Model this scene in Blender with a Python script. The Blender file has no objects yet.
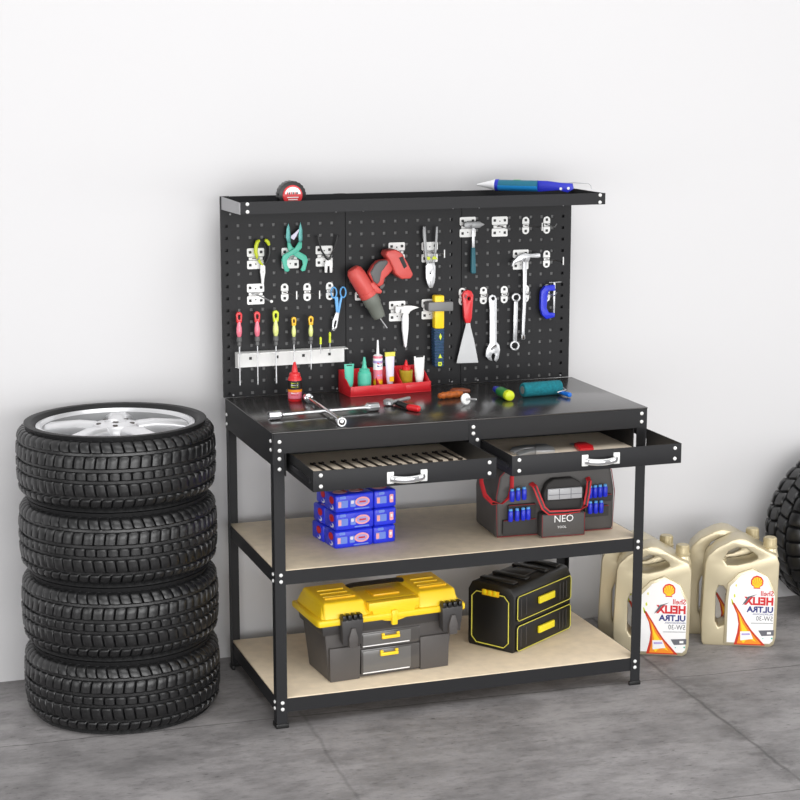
import bpy, bmesh, math, random
from mathutils import Vector, Matrix
from mathutils.geometry import tessellate_polygon
random.seed(7)
PI = math.pi
C = bpy.context.scene
COL = C.collection

# ------------------------------------------------------------------ camera
CAM = Vector((-1.28035, -4.87002, 1.95504))
FPX = 1771.65
YAW, PIT = math.radians(-18.917), math.radians(-10.749)
_r = Vector((math.cos(YAW), math.sin(YAW), 0))
_f = Vector((-math.sin(YAW)*math.cos(PIT), math.cos(YAW)*math.cos(PIT), math.sin(PIT)))
_u = _r.cross(_f)
cd = bpy.data.cameras.new('camera'); cam = bpy.data.objects.new('camera', cd); COL.objects.link(cam)
cd.sensor_width = 36; cd.lens = FPX*36/800; cd.clip_end = 60
cam.matrix_world = Matrix(((_r.x, _u.x, -_f.x, CAM.x), (_r.y, _u.y, -_f.y, CAM.y), (_r.z, _u.z, -_f.z, CAM.z), (0, 0, 0, 1)))
C.camera = cam

# ------------------------------------------------------------------ light
w = bpy.data.worlds.new('studio_sky'); C.world = w; w.use_nodes = True
bg = w.node_tree.nodes['Background']; bg.inputs[0].default_value = (1, 1, 1, 1); bg.inputs[1].default_value = 0.62
def area(name, loc, target, size, power, col=(1, 1, 1)):
    l = bpy.data.lights.new(name, 'AREA'); l.shape = 'RECTANGLE'; l.size = size[0]; l.size_y = size[1]; l.energy = power; l.color = col
    o = bpy.data.objects.new(name, l); COL.objects.link(o); o.location = loc
    o.rotation_euler = (Vector(target)-Vector(loc)).to_track_quat('-Z', 'Y').to_euler(); return o
area('softbox_high', (0.4, -2.8, 4.7), (0.6, 0.0, 0.3), (5.0, 2.6), 115)
area('softbox_front', (0.3, -6.8, 1.7), (0.6, 0.4, 0.45), (7.0, 2.2), 185)
area('fill_low', (0.3, -4.6, 0.60), (0.6, 0.4, 0.35), (6.0, 1.1), 85)  # added fill to brighten the wall under the bench, source unseen
area('softbox_left', (-4.4, -2.6, 1.0), (0.6, 0.4, 0.4), (2.6, 2.0), 50)
area('fill_right', (5.4, -2.6, 1.0), (0.7, 0.4, 0.4), (2.6, 2.0), 55)  # added fill from the right to flatten the shading, source unseen
vs = C.view_settings; vs.view_transform = 'Standard'; vs.look = 'None'; vs.gamma = 1; vs.use_curve_mapping = False; vs.exposure = -0.05

# ------------------------------------------------------------------ pixel to point
def ray(u, v): return _r*((u-400)/FPX) + _u*((400-v)/FPX) + _f
def at(u, v, y):
    d = ray(u, v); return CAM + d*((y-CAM.y)/d.y)
def atz(u, v, z):
    d = ray(u, v); return CAM + d*((z-CAM.z)/d.z)

# ------------------------------------------------------------------ materials
MATS = {}
def s2l(c): return tuple((x/255/12.92 if x/255 <= .04045 else ((x/255+.055)/1.055)**2.4) for x in c)
def mat(name, rgb, rough=.5, metal=0, spec=.5, bump=0, bscale=80, vary=0, vscale=12, trans=0, coat=0, stretch=(1, 1, 1), alpha=1):
    m = bpy.data.materials.new(name); m.use_nodes = True; nt = m.node_tree; b = nt.nodes['Principled BSDF']
    col = s2l(rgb); b.inputs['Base Color'].default_value = (*col, 1)
    b.inputs['Roughness'].default_value = rough; b.inputs['Metallic'].default_value = metal
    b.inputs['Specular IOR Level'].default_value = spec; b.inputs['Transmission Weight'].default_value = trans
    b.inputs['Coat Weight'].default_value = coat; b.inputs['Alpha'].default_value = alpha
    tc = nt.nodes.new('ShaderNodeTexCoord'); mp = nt.nodes.new('ShaderNodeMapping'); mp.inputs['Scale'].default_value = stretch
    nt.links.new(tc.outputs['Object'], mp.inputs[0])
    if vary:
        n = nt.nodes.new('ShaderNodeTexNoise'); n.inputs['Scale'].default_value = vscale; n.inputs['Detail'].default_value = 6
        r = nt.nodes.new('ShaderNodeMapRange'); r.inputs[1].default_value = .3; r.inputs[2].default_value = .7
        r.inputs[3].default_value = 1-vary; r.inputs[4].default_value = 1+vary
        mx = nt.nodes.new('ShaderNodeVectorMath'); mx.operation = 'SCALE'; mx.inputs[0].default_value = col
        nt.links.new(mp.outputs[0], n.inputs[0]); nt.links.new(n.outputs[0], r.inputs[0]); nt.links.new(r.outputs[0], mx.inputs['Scale'])
        nt.links.new(mx.outputs[0], b.inputs['Base Color'])
    if bump:
        n = nt.nodes.new('ShaderNodeTexNoise'); n.inputs['Scale'].default_value = bscale; n.inputs['Detail'].default_value = 4
        bp = nt.nodes.new('ShaderNodeBump'); bp.inputs['Strength'].default_value = bump; bp.inputs['Distance'].default_value = .002
        nt.links.new(mp.outputs[0], n.inputs[0]); nt.links.new(n.outputs[0], bp.inputs['Height']); nt.links.new(bp.outputs[0], b.inputs['Normal'])
    MATS[name] = m; return m
mat('black_metal', (32, 32, 34), .5, spec=.28, bump=.08, bscale=500)
mat('black_board', (24, 24, 26), .5, spec=.3, bump=.06, bscale=500)
mat('black_top', (44, 42, 41), .22, spec=1.0, bump=.02, bscale=200)
mat('zinc_lit_grey', (158, 158, 160), .45, metal=.3)  # zinc screws; also the light on the left bracket, put into its colour
mat('bolt', (232, 232, 230), .35, metal=.2)
mat('drawer_black', (30, 30, 31), .5)
mat('rail', (58, 58, 60), .3, metal=.7)
mat('mdf', (240, 222, 194), .6, vary=.06, vscale=30, bump=.1, bscale=120)
mat('mdf_edge', (222, 196, 150), .65, vary=.08, vscale=60)
mat('liner', (246, 230, 208), .7, vary=.06, vscale=20)
mat('white_paint', (238, 238, 236), .35)
mat('blade_steel', (188, 189, 190), .45, metal=.4, vary=.06, vscale=12)
mat('steel', (200, 201, 203), .32, metal=.7, vary=.05, vscale=30)
mat('chrome', (225, 226, 228), .12, metal=.95)
mat('alloy', (232, 232, 234), .28, metal=.5)
mat('grey_steel', (150, 151, 152), .4, metal=.4)
mat('hole_grey', (122, 122, 122), .6)  # tone of the added sheet that brightens the pegboard holes
mat('sledge_grey', (120, 120, 120), .5, metal=.3)
mat('dark_steel', (62, 54, 48), .35, metal=.6)
mat('rubber', (22, 22, 23), .34, spec=.6, bump=.12, bscale=160, vary=.15, vscale=14)
mat('rubber_side', (22, 22, 23), .5, spec=.4, bump=.1, bscale=120)
mat('black_plastic', (24, 24, 25), .35)
mat('black', (12, 12, 12), .5)
mat('ink', (17, 16, 15), .4)
mat('grey_plastic', (80, 76, 74), .5, bump=.12, bscale=300)
mat('dark_plastic', (62, 60, 60), .4)
mat('clear_grey', (104, 102, 100), .15, spec=.6)
mat('clear_dark', (80, 77, 75), .15, spec=.6)
mat('yellow', (250, 210, 36), .35, bump=.03)
mat('line_yellow', (222, 214, 84), .4)
mat('lemon', (240, 220, 36), .4)
mat('lime', (205, 218, 40), .35)
mat('amber', (238, 186, 20), .3)
mat('pale_lime', (220, 226, 140), .25, coat=.4)
mat('red', (212, 30, 38), .35, coat=.2)
mat('pink', (232, 120, 140), .25, coat=.4)
mat('drill_red', (206, 80, 74), .4)
mat('drill_red_dark', (176, 50, 48), .45)
mat('drill_grey', (92, 92, 92), .5)
mat('chuck_grey', (110, 114, 106), .5)
mat('bin_red', (212, 34, 44), .35)
mat('teal', (82, 190, 164), .4)
mat('teal_blade', (70, 140, 136), .3, metal=.3)
mat('teal_dark', (18, 112, 128), .5)
mat('teal_fleece', (14, 112, 124), .95, bump=1, bscale=260, vary=.25, vscale=120)
mat('teal_grip', (28, 96, 110), .5)
mat('light_blue', (96, 168, 226), .35)
mat('blue', (28, 44, 200), .35)
mat('deep_blue', (34, 44, 184), .4)
mat('pack_blue', (40, 56, 222), .3, vary=.1, vscale=40)
mat('pack_light', (112, 140, 226), .35)
mat('pack_pink', (246, 168, 170), .4)
mat('pack_white', (226, 222, 236), .4)
mat('cartridge_blue', (36, 136, 206), .3)
mat('cartridge_teal', (16, 104, 128), .35)
mat('handle_blue', (24, 110, 210), .35)
mat('green', (40, 130, 60), .35)
mat('bright_green', (60, 170, 70), .4)
mat('brown', (176, 92, 34), .4, vary=.35, vscale=90)
mat('brown_dark', (122, 56, 24), .45, vary=.35, vscale=80)
mat('gold', (176, 150, 40), .35, vary=.1, vscale=60)
mat('gold_jug', (204, 192, 162), .3, metal=.45)
mat('gold_cap', (190, 176, 140), .35, metal=.35)
mat('label_white', (242, 241, 240), .35)
mat('label_red', (206, 34, 40), .4)
mat('label_navy', (36, 44, 120), .4)
mat('label_grey', (100, 100, 106), .5)
mat('label_violet', (176, 160, 214), .5)
mat('orange', (240, 140, 20), .45)
mat('flame_red', (196, 44, 14), .45)
mat('bag_grey', (74, 71, 69), .5, bump=.35, bscale=350)
mat('bag_dark', (54, 52, 51), .8, bump=.35, bscale=350)
mat('piping', (140, 34, 42), .5)
mat('strap_red', (206, 46, 52), .6)
mat('bag_window', (176, 176, 178), .3)
mat('grip_navy', (34, 62, 96), .7, bump=.6, bscale=200, vary=.5, vscale=260)
mat('nozzle', (236, 236, 238), .35)
mat('lavender', (222, 218, 238), .35)

# wall and floor
def wall_mat():
    m = mat('wall_paint', (209, 208, 209), .75, bump=.04, bscale=60); return m
def floor_mat():
    m = bpy.data.materials.new('concrete'); m.use_nodes = True; nt = m.node_tree; N = nt.nodes; L = nt.links
    b = N['Principled BSDF']; tc = N.new('ShaderNodeTexCoord')
    rot = N.new('ShaderNodeMapping'); rot.inputs['Rotation'].default_value = (0, 0, .05); L.new(tc.outputs['Object'], rot.inputs[0])
    def noise(scale, sx, sy, det=8, rough=.6, off=0):
        mp = N.new('ShaderNodeMapping'); mp.inputs['Scale'].default_value = (sx, sy, 1); mp.inputs['Location'].default_value = (off, off, 0)
        L.new(rot.outputs[0], mp.inputs[0]); n = N.new('ShaderNodeTexNoise'); n.inputs['Scale'].default_value = scale
        n.inputs['Detail'].default_value = det; n.inputs['Roughness'].default_value = rough; L.new(mp.outputs[0], n.inputs[0]); return n.outputs[0]
    def rng(s, a, b_, c, d):
        r = N.new('ShaderNodeMapRange'); r.interpolation_type = 'SMOOTHSTEP'
        for i, x in enumerate((a, b_, c, d)): r.inputs[i+1].default_value = x
        L.new(s, r.inputs[0]); return r.outputs[0]
    def mth(op, a, b_):
        x = N.new('ShaderNodeMath'); x.operation = op
        for i, s in enumerate((a, b_)):
            if isinstance(s, (int, float)): x.inputs[i].default_value = s
            else: L.new(s, x.inputs[i])
        return x.outputs[0]
    v = rng(noise(1.6, 1, 1.2, 5), .3, .7, .76, 1.18)
    v = mth('MULTIPLY', v, rng(noise(4.5, 1.0, 1.7, 10, .7, 3), .36, .62, .76, 1.13))
    v = mth('MULTIPLY', v, rng(noise(20, 1, 2.2, 10, .75, 7), .34, .52, .80, 1.03))
    st = mth('MULTIPLY', rng(noise(30, .8, 3.2, 7, .7, 11), .42, .32, 0, 1), rng(noise(2.6, 1, 1.6, 4, .5, 5), .42, .56, 0, 1))
    v = mth('MULTIPLY', v, mth('SUBTRACT', 1, mth('MULTIPLY', st, .75)))
    sep = N.new('ShaderNodeSeparateXYZ'); L.new(rot.outputs[0], sep.inputs[0])
    wob = mth('MULTIPLY', mth('SUBTRACT', noise(6, 1, 1, 5, .6, 2), .5), .03)
    def joint(s, pos, period, wd):
        d = mth('ABSOLUTE', mth('SUBTRACT', mth('PINGPONG', mth('ADD', mth('SUBTRACT', s, pos), wob), period/2), 0), 0)
        return rng(d, 0, wd, 1, 0)
    j = mth('MAXIMUM', mth('MULTIPLY', joint(sep.outputs[1], .085, .92, .005), .55), mth('MULTIPLY', joint(sep.outputs[0], 1.315, 2.4, .012), .5))
    j = mth('MAXIMUM', j, mth('MULTIPLY', mth('MULTIPLY', joint(sep.outputs[0], 1.315, 2.4, .09), rng(noise(9, 1, 1, 6, .7, 21), .42, .6, 0, 1)), .38))
    j = mth('MAXIMUM', j, mth('MULTIPLY', joint(sep.outputs[0], .1, 2.4, .01), .22))
    v = mth('MULTIPLY', v, mth('SUBTRACT', 1, j))
    sc = N.new('ShaderNodeVectorMath'); sc.operation = 'SCALE'; sc.inputs[0].default_value = s2l((143, 140, 140)); L.new(v, sc.inputs['Scale'])
    L.new(sc.outputs[0], b.inputs['Base Color']); b.inputs['Roughness'].default_value = .6; b.inputs['Specular IOR Level'].default_value = .35
    bp = N.new('ShaderNodeBump'); bp.inputs['Strength'].default_value = .25; bp.inputs['Distance'].default_value = .004; L.new(v, bp.inputs['Height']); L.new(bp.outputs[0], b.inputs['Normal'])
    MATS['concrete'] = m
wall_mat(); floor_mat()

# ------------------------------------------------------------------ mesh helpers
ORG = {}
def frame(axis):
    a = Vector(axis).normalized(); t = Vector((0, 0, 1)) if abs(a.z) < .9 else Vector((1, 0, 0))
    x = t.cross(a).normalized(); return x, a.cross(x), a
class MB:
    def __init__(s): s.v = []; s.f = []; s.m = []
    def add(s, vs, fs, m):
        o = len(s.v); s.v += [Vector(p) for p in vs]; s.f += [tuple(i+o for i in f) for f in fs]; s.m += [m]*len(fs); return s
    def hexa(s, b4, t4, m):       # bottom quad ccw from above, top quad
        return s.add(list(b4)+list(t4), [(3, 2, 1, 0), (4, 5, 6, 7), (0, 1, 5, 4), (1, 2, 6, 5), (2, 3, 7, 6), (3, 0, 4, 7)], m)
    def box(s, lo, hi, m, T=None):
        (a, b, c), (d, e, f) = lo, hi
        P = [Vector(p) for p in ((a, b, c), (d, b, c), (d, e, c), (a, e, c), (a, b, f), (d, b, f), (d, e, f), (a, e, f))]
        if T: P = [T(*p) if callable(T) else T @ p for p in P]
        return s.hexa(P[:4], P[4:], m)
    def lathe(s, p0, axis, prof, m, n=20, mats=None, closed=False):
        # prof: list of (radius, distance along the axis); mats: optional per-segment list
        x, y, a = frame(axis); p0 = Vector(p0); vs = []; fs = []; ms = []
        for r, d in prof:
            for k in range(n):
                t = 2*PI*k/n; vs.append(p0 + a*d + (x*math.cos(t)+y*math.sin(t))*max(r, 1e-5))
        q = len(prof)
        for i in range(q-1 if not closed else q):
            j = (i+1) % q
            for k in range(n):
                l = (k+1) % n; fs.append((i*n+k, i*n+l, j*n+l, j*n+k)); ms.append(mats[i] if mats else m)
        o = len(s.v); s.v += vs; s.f += [tuple(i+o for i in f) for f in fs]; s.m += ms
        if not closed:
            if prof[0][0] > 1e-4: s.f.append(tuple(o+k for k in range(n-1, -1, -1))); s.m.append(ms[0])
            if prof[-1][0] > 1e-4: s.f.append(tuple(o+(q-1)*n+k for k in range(n))); s.m.append(ms[-1])
        return s
    def cyl(s, p0, p1, r0, m, r1=None, n=16):
        p0, p1 = Vector(p0), Vector(p1); d = p1-p0
        return s.lathe(p0, d, [(r0, 0), (r0 if r1 is None else r1, d.length)], m, n)
    def tube(s, pts, r, m, n=8, flat=None, closed=False):
        # flat=(width, thickness, side vector): ribbon cross-section instead of a round one
        pts = [Vector(p) for p in pts]; q = len(pts); vs = []; fs = []; x = None
        for i, p in enumerate(pts):
            t = (pts[(i+1) % q]-pts[i-1]) if (closed or 0 < i < q-1) else (pts[min(i+1, q-1)]-pts[max(i-1, 0)])
            t.normalize()
            if flat: sd = Vector(flat[2]); x = (sd - t*sd.dot(t)).normalized()
            elif x is None: x = frame(t)[0]
            else: x = (x - t*x.dot(t)).normalized()
            y = t.cross(x); rr = r[i] if isinstance(r, (list, tuple)) else r
            for k in range(n):
                a = 2*PI*k/n
                vs.append(p + (x*math.cos(a)*flat[0]/2 + y*math.sin(a)*flat[1]/2 if flat else (x*math.cos(a)+y*math.sin(a))*rr))
        for i in range(q if closed else q-1):
            j = (i+1) % q
            for k in range(n):
                l = (k+1) % n; fs.append((i*n+k, i*n+l, j*n+l, j*n+k))
        if not closed: fs += [tuple(range(n-1, -1, -1)), tuple((q-1)*n+k for k in range(n))]
        return s.add(vs, fs, m)
    def prism(s, outer, m, off, holes=(), side=None):
        # outer/holes: lists of 3D points on one plane; extruded by the vector off
        loops = [[Vector(p) for p in outer]]+[[Vector(p) for p in h] for h in holes]; off = Vector(off)
        flat = [p for l in loops for p in l]; n = len(flat)
        o = len(s.v); s.v += flat+[p+off for p in flat]
        for t in tessellate_polygon(loops):
            s.f.append(tuple(o+i for i in t)); s.m.append(m)
            s.f.append(tuple(o+n+i for i in reversed(t))); s.m.append(m)
        b = 0
        for l in loops:
            k = len(l)
            for i in range(k):
                j = (i+1) % k; s.f.append((o+b+i, o+b+j, o+n+b+j, o+n+b+i)); s.m.append(side or m)
            b += k
        return s
    def px(s, pts, m, y0, y1, holes=(), side=None):
        # an outline seen on the board: front face at depth y0, back at y1
        return s.prism([at(u, v, y0) for u, v in pts], m, (0, y1-y0, 0), [[at(u, v, y0) for u, v in h] for h in holes], side)
    def text(s, body, T, size, m, h=.0006, bold=0, align='LEFT', sx=1):
        # T maps (x, y, height) to a point
        c = bpy.data.curves.new('t', 'FONT'); c.body = body; c.size = size; c.offset = bold; c.align_x = align; c.resolution_u = 2
        o = bpy.data.objects.new('t', c); COL.objects.link(o); bpy.context.view_layer.update()
        me = bpy.data.meshes.new_from_object(o.evaluated_get(bpy.context.evaluated_depsgraph_get()))
        s.add([T(v.co.x*sx, v.co.y, h) for v in me.vertices], [tuple(p.vertices) for p in me.polygons], m)
        bpy.data.objects.remove(o); bpy.data.curves.remove(c); bpy.data.meshes.remove(me); return s
    def build(s, name, parent=None, bevel=0, seg=2, origin=None, angle=38, smooth=True):
        bm = bmesh.new(); keys = []
        for p in s.v: bm.verts.new(p)
        bm.verts.ensure_lookup_table()
        for f, k in zip(s.f, s.m):
            if k not in keys: keys.append(k)
            try: q = bm.faces.new([bm.verts[i] for i in f])
            except ValueError: continue
            q.material_index = keys.index(k); q.smooth = smooth
        bmesh.ops.recalc_face_normals(bm, faces=bm.faces)
        if bevel:
            es = [e for e in bm.edges if len(e.link_faces) == 2 and e.calc_face_angle(0) > math.radians(30)]
            bmesh.ops.bevel(bm, geom=es, offset=bevel, segments=seg, profile=.5, affect='EDGES', clamp_overlap=True)
        if origin is None:
            if parent: origin = ORG[parent.name]
            else:
                n = len(s.v); origin = Vector((sum(p.x for p in s.v)/n, sum(p.y for p in s.v)/n, min(p.z for p in s.v)))
        origin = Vector(origin); bmesh.ops.translate(bm, verts=bm.verts, vec=-origin)
        me = bpy.data.meshes.new(name); bm.to_mesh(me); bm.free()
        for k in keys: me.materials.append(MATS[k])
        if smooth: me.set_sharp_from_angle(angle=math.radians(angle))
        o = bpy.data.objects.new(name, me); COL.objects.link(o); ORG[o.name] = origin.copy()
        if parent: o.parent = parent
        else: o.location = origin
        return o
def thing(name, label, cat, loc, group=None):
    o = bpy.data.objects.new(name, None); o.empty_display_size = .05; COL.objects.link(o); o.location = loc; ORG[o.name] = Vector(loc)
    return tag(o, label, cat, group)
def tag(o, label, cat, group=None):
    o['label'] = label; o['category'] = cat
    if group: o['group'] = group
    return o
def struct(o): o['kind'] = 'structure'; return o
def dup(root, loc, rz=None, label=None, group=None, rot=None):
    def cp(o, par):
        c = o.copy(); COL.objects.link(c); c.parent = par
        for ch in o.children: cp(ch, c)
        return c
    r = cp(root, None); r.location = loc
    if rz is not None: r.rotation_euler = (0, 0, rz)
    if label: r['label'] = label
    if group: r['group'] = group
    return r
def copy_part(src, par, delta):
    c = src.copy(); COL.objects.link(c); c.parent = par; c.location = Vector(src.location)+Vector(delta); ORG[c.name] = ORG[src.name]; return c
def circ(u, v, r, n=14, ry=None): return [(u+r*math.cos(2*PI*k/n), v+(ry or r)*math.sin(2*PI*k/n)) for k in range(n)]
def crop(x0, y0, k): return lambda pts: [(x0+k*a, y0+k*b) for a, b in pts]
def local(origin, ang):
    o = Vector(origin); c, s = math.cos(ang), math.sin(ang)
    return lambda x, y, z: Vector((o.x+c*x-s*y, o.y+s*x+c*y, o.z+z))

# ------------------------------------------------------------------ room
WALLY = .685
struct(MB().box((-6, WALLY, -.02), (8, WALLY+.12, 4.2), 'wall_paint').build('wall_back'))
struct(MB().box((-6, -7, -.1), (8, WALLY, 0), 'concrete').build('floor', origin=(0, 0, 0)))

# ------------------------------------------------------------------ workbench
W, D, H, P = 1.2, .59, .9055, 1.5465
Z1, Z2 = .486, .0905
YB = .575            # front face of the pegboard
wb = thing('workbench', 'black metal workbench with pegboard back, two open drawers and two wooden shelves', 'workbench', (W/2, D/2, 0))
LW, LT = .033, .002
proto_bolt = None
def bolt(par, p, d):
    # a round zinc bolt head at p facing d
    MB().lathe(p, d, [(.0058, 0), (.0056, .002), (.004, .0036), (.001, .0042)], 'bolt', 12).build('bolt', par)
legs = {}
for nm, x, y, sx, sy in (('fl', 0, 0, 1, 1), ('fr', W, 0, -1, 1), ('bl', 0, D, 1, -1), ('br', W, D, -1, -1)):
    b = MB(); top = H-.004
    pts = [(x, y), (x+sx*LW, y), (x+sx*LW, y+sy*LT), (x+sx*LT, y+sy*LT), (x+sx*LT, y+sy*LW), (x, y+sy*LW)]
    b.prism([(px_, py_, .003) for px_, py_ in pts], 'black_metal', (0, 0, top-.003))
    leg = b.build('leg', wb); legs[nm] = leg
    fo = [(x-sx*.003, y-sy*.003), (x+sx*(LW+.004), y-sy*.003), (x+sx*(LW+.004), y+sy*.006), (x+sx*.007, y+sy*.006), (x+sx*.007, y+sy*(LW+.006)), (x-sx*.003, y+sy*(LW+.006))]
    ft = MB().prism([(a, c, 0) for a, c in fo], 'black', (0, 0, .014)); ft.build('foot', leg, bevel=.002)
# table top slab with folded front lip, side aprons
AB = .842
MB().box((-.003, -.003, H-.004), (W+.003, YB-.003, H), 'black_top').build('table_top', wb, bevel=.0015)
ap = MB().box((LT, -.0028, AB), (W-LT, -.0005, H-.0042), 'black_metal').build('front_apron', wb)
MB().box((-.0022, .0, .806), (-.0002, D-.004, H-.0042), 'black_metal').build('side_apron', wb)
MB().box((W+.0002, .0, .806), (W+.0022, D-.004, H-.0042), 'black_metal').build('side_apron', wb)
MB().box((.003, D-.006, .806), (W-.003, D-.004, H-.0042), 'black_metal').build('back_apron', wb)
for x in (.018, W-.018):
    for z in ((.877, .851) if x < .1 else (.887, .861)): bolt(ap, (x, -.0028, z), (0, -1, 0))
for z in (.826, .795): bolt(legs['fl'], (.018, 0, z), (0, -1, 0))
for x in (.012,):
    for z in (.877, .851): bolt(legs['fl'], (-.0022, .018, z), (-1, 0, 0))
for z in (.852, .822): bolt(legs['bl'], (-.0022, .568, z), (-1, 0, 0))
# divider between the drawers
dv = MB().box((.607, -.0052, .80), (.643, -.003, H-.012), 'black_metal').box((.624, -.003, .78), (.6265, .5, AB), 'black_metal').build('divider', wb)
for x, z in ((.62, .882), (.62, .862), (.633, .842)): bolt(dv, (x, -.0052, z), (0, -1, 0))
# shelves
for zt in (Z1, Z2):
    bh = .042
    fb = MB().box((LT, .0022, zt-bh), (W-LT, .0042, zt), 'black_metal').box((LW, .0042, zt-.012), (W-LW, .03, zt-.010), 'black_metal').build('shelf_beam', wb)
    MB().box((LT, D-.0042, zt-bh), (W-LT, D-.0022, zt), 'black_metal').build('shelf_beam', wb)
    for xx, s in ((LT+.0002, 1), (W-LT-.0022, 1)):
        MB().box((xx, .0045, zt-bh), (xx+.002, D-.0045, zt), 'black_metal').build('shelf_beam', wb)
    for z in (zt-.011, zt-.031):
        for nm, x in (('fl', .018), ('fr', W-.018)): bolt(legs[nm], (x, 0, z), (0, -1, 0))
        bolt(legs['fl'], (0, .019, z), (-1, 0, 0))
    sb = MB().box((.006, .006, zt-.009), (W-.006, D-.006, zt+.002), 'mdf')
    sb.build('shelf_board', wb, bevel=.001)
# drawers
def drawer(x0, x1, xb0, xb1, handle_px):
    zt, zb, yf = .838, .778, -.235
    d = MB().box((x0, yf, zb), (x1, yf+.002, zt), 'black_metal').box((x0+.002, yf+.002, zt-.012), (x1-.002, yf+.012, zt-.010), 'black_metal').build('drawer', wb, bevel=.0006)
    t = MB()
    t.box((x0, yf+.002, zb), (x0+.002, -.006, zt), 'drawer_black').box((x1-.002, yf+.002, zb), (x1, -.006, zt), 'drawer_black')
    t.box((xb0, -.006, zb), (xb0+.002, .24, zt-.004), 'drawer_black').box((xb1-.002, -.006, zb), (xb1, .24, zt-.004), 'drawer_black')
    t.box((xb0, .238, zb), (xb1, .24, zt-.004), 'drawer_black').box((x0, yf+.002, zb), (x1, -.006, zb+.002), 'drawer_black').box((xb0, -.006, zb), (xb1, .24, zb+.002), 'drawer_black')
    t.build('drawer_tray', d)
    MB().box((x0+.003, yf+.003, zb+.002), (x1-.003, -.007, zb+.005), 'liner').box((xb0+.003, -.007, zb+.002), (xb1-.003, .236, zb+.005), 'liner').build('drawer_liner', d)
    MB().box((x0-.005, yf+.03, zb+.018), (x0-.0002, -.0052, zb+.034), 'rail').box((x0-.003, yf+.02, zb+.022), (x0-.0004, -.0052, zb+.030), 'rail').build('drawer_slide', d)
    for x in (x0+.022, x1-.022):
        for z in (zt-.013, zb+.015): bolt(d, (x, yf, z), (0, -1, 0))
    (ua, va), (ub, vb) = handle_px
    a, b = at(ua, va, yf), at(ub, vb, yf); z = (a.z+b.z)/2; h = MB()
    for p in (a, b): h.box((p.x-.010, yf-.006, z-.017), (p.x+.010, yf, z+.017), 'bolt')
    n = 11; path = []; 
    for i in range(n):
        k = i/(n-1); path.append((a.x+(b.x-a.x)*k, yf-.006-.017*math.sin(PI*k)**.6, z-.002-.003*math.sin(PI*k)))
    h.tube(path, .0085, 'chrome', 10, flat=(.020, .009, (0, 0, 1)))
    h.build('handle', d, bevel=.001)
    return d
drawer(.052, .603, .052, .603, ((390, 477.5), (423.5, 475)))
drawer(.652, 1.2, .652, 1.155, ((584.5, 460.5), (616, 457.5)))
for x in (.037, 1.1575): MB().box((x, .003, .772), (x+.002, D-.05, AB), 'drawer_black').build('drawer_runner', wb)
# pegboard panels with real square holes
PZ0, PITCH, HS = 1.4535, .0383, .0095
for k in range(3):
    x0, x1 = k*.4+.001-(.009 if k == 0 else 0), (k+1)*.4-.001-(.006 if k == 2 else 0)
    xs = [x0]; zs = [H+.0005]
    cx = [.0085+k*.4+.0385*i+(.008 if k else 0) for i in range(10)]
    cz = [PZ0-PITCH*i for i in range(15)][::-1]
    for c in cx: xs += [c-HS/2, c+HS/2]
    for c in cz: zs += [c-HS/2, c+HS/2]
    xs.append(x1); zs.append(P); b = MB(); nx, nz = len(xs), len(zs); t = .0015
    vs = [(x, y, z) for y in (YB, YB+t) for z in zs for x in xs]; fs = []
    I = lambda i, j, l: l*nx*nz+j*nx+i
    hole = lambda i, j: (0 <= i < nx-1 and 0 <= j < nz-1 and i % 2 == 1 and j % 2 == 1)
    for j in range(nz-1):
        for i in range(nx-1):
            if hole(i, j):
                fs += [(I(i, j, 0), I(i+1, j, 0), I(i+1, j, 1), I(i, j, 1)), (I(i, j+1, 0), I(i, j+1, 1), I(i+1, j+1, 1), I(i+1, j+1, 0)),
                       (I(i, j, 0), I(i, j, 1), I(i, j+1, 1), I(i, j+1, 0)), (I(i+1, j, 0), I(i+1, j+1, 0), I(i+1, j+1, 1), I(i+1, j, 1))]
            else:
                fs += [(I(i, j, 0), I(i+1, j, 0), I(i+1, j+1, 0), I(i, j+1, 0)), (I(i, j, 1), I(i, j+1, 1), I(i+1, j+1, 1), I(i+1, j, 1))]
    b.add(vs, fs, 'black_board')
    # folded returns: edge flanges running back behind the sheet
    b.box((x0, YB+t, H), (x0+.002, D-.001, P), 'black_board').box((x1-.002, YB+t, H), (x1, D-.001, P), 'black_board')
    b.box((x1-.034, D-.003, H), (x1-.002, D-.001, P), 'black_board')
    MB().box((x0+(.031 if k == 0 else .003), YB+.006, H+.001), (x1-.035, YB+.007, P-.001), 'hole_grey').build('added_hole_sheet', wb)  # added sheet, its grey makes the holes look lit from behind
    if k == 0: b.box((x0+.002, D-.003, H), (x0+.03, D-.001, P), 'black_board')
    o = b.build('pegboard_panel', wb, smooth=False)
    for zz in (1.4905, .913):
        for xx in (x0+.06 if k else x0+.03, x1-.03):
            MB().lathe((xx, YB, zz), (0, -1, 0), [(.0035, 0), (.002, .002)], 'zinc_lit_grey', 10).build('screw', o)
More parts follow.
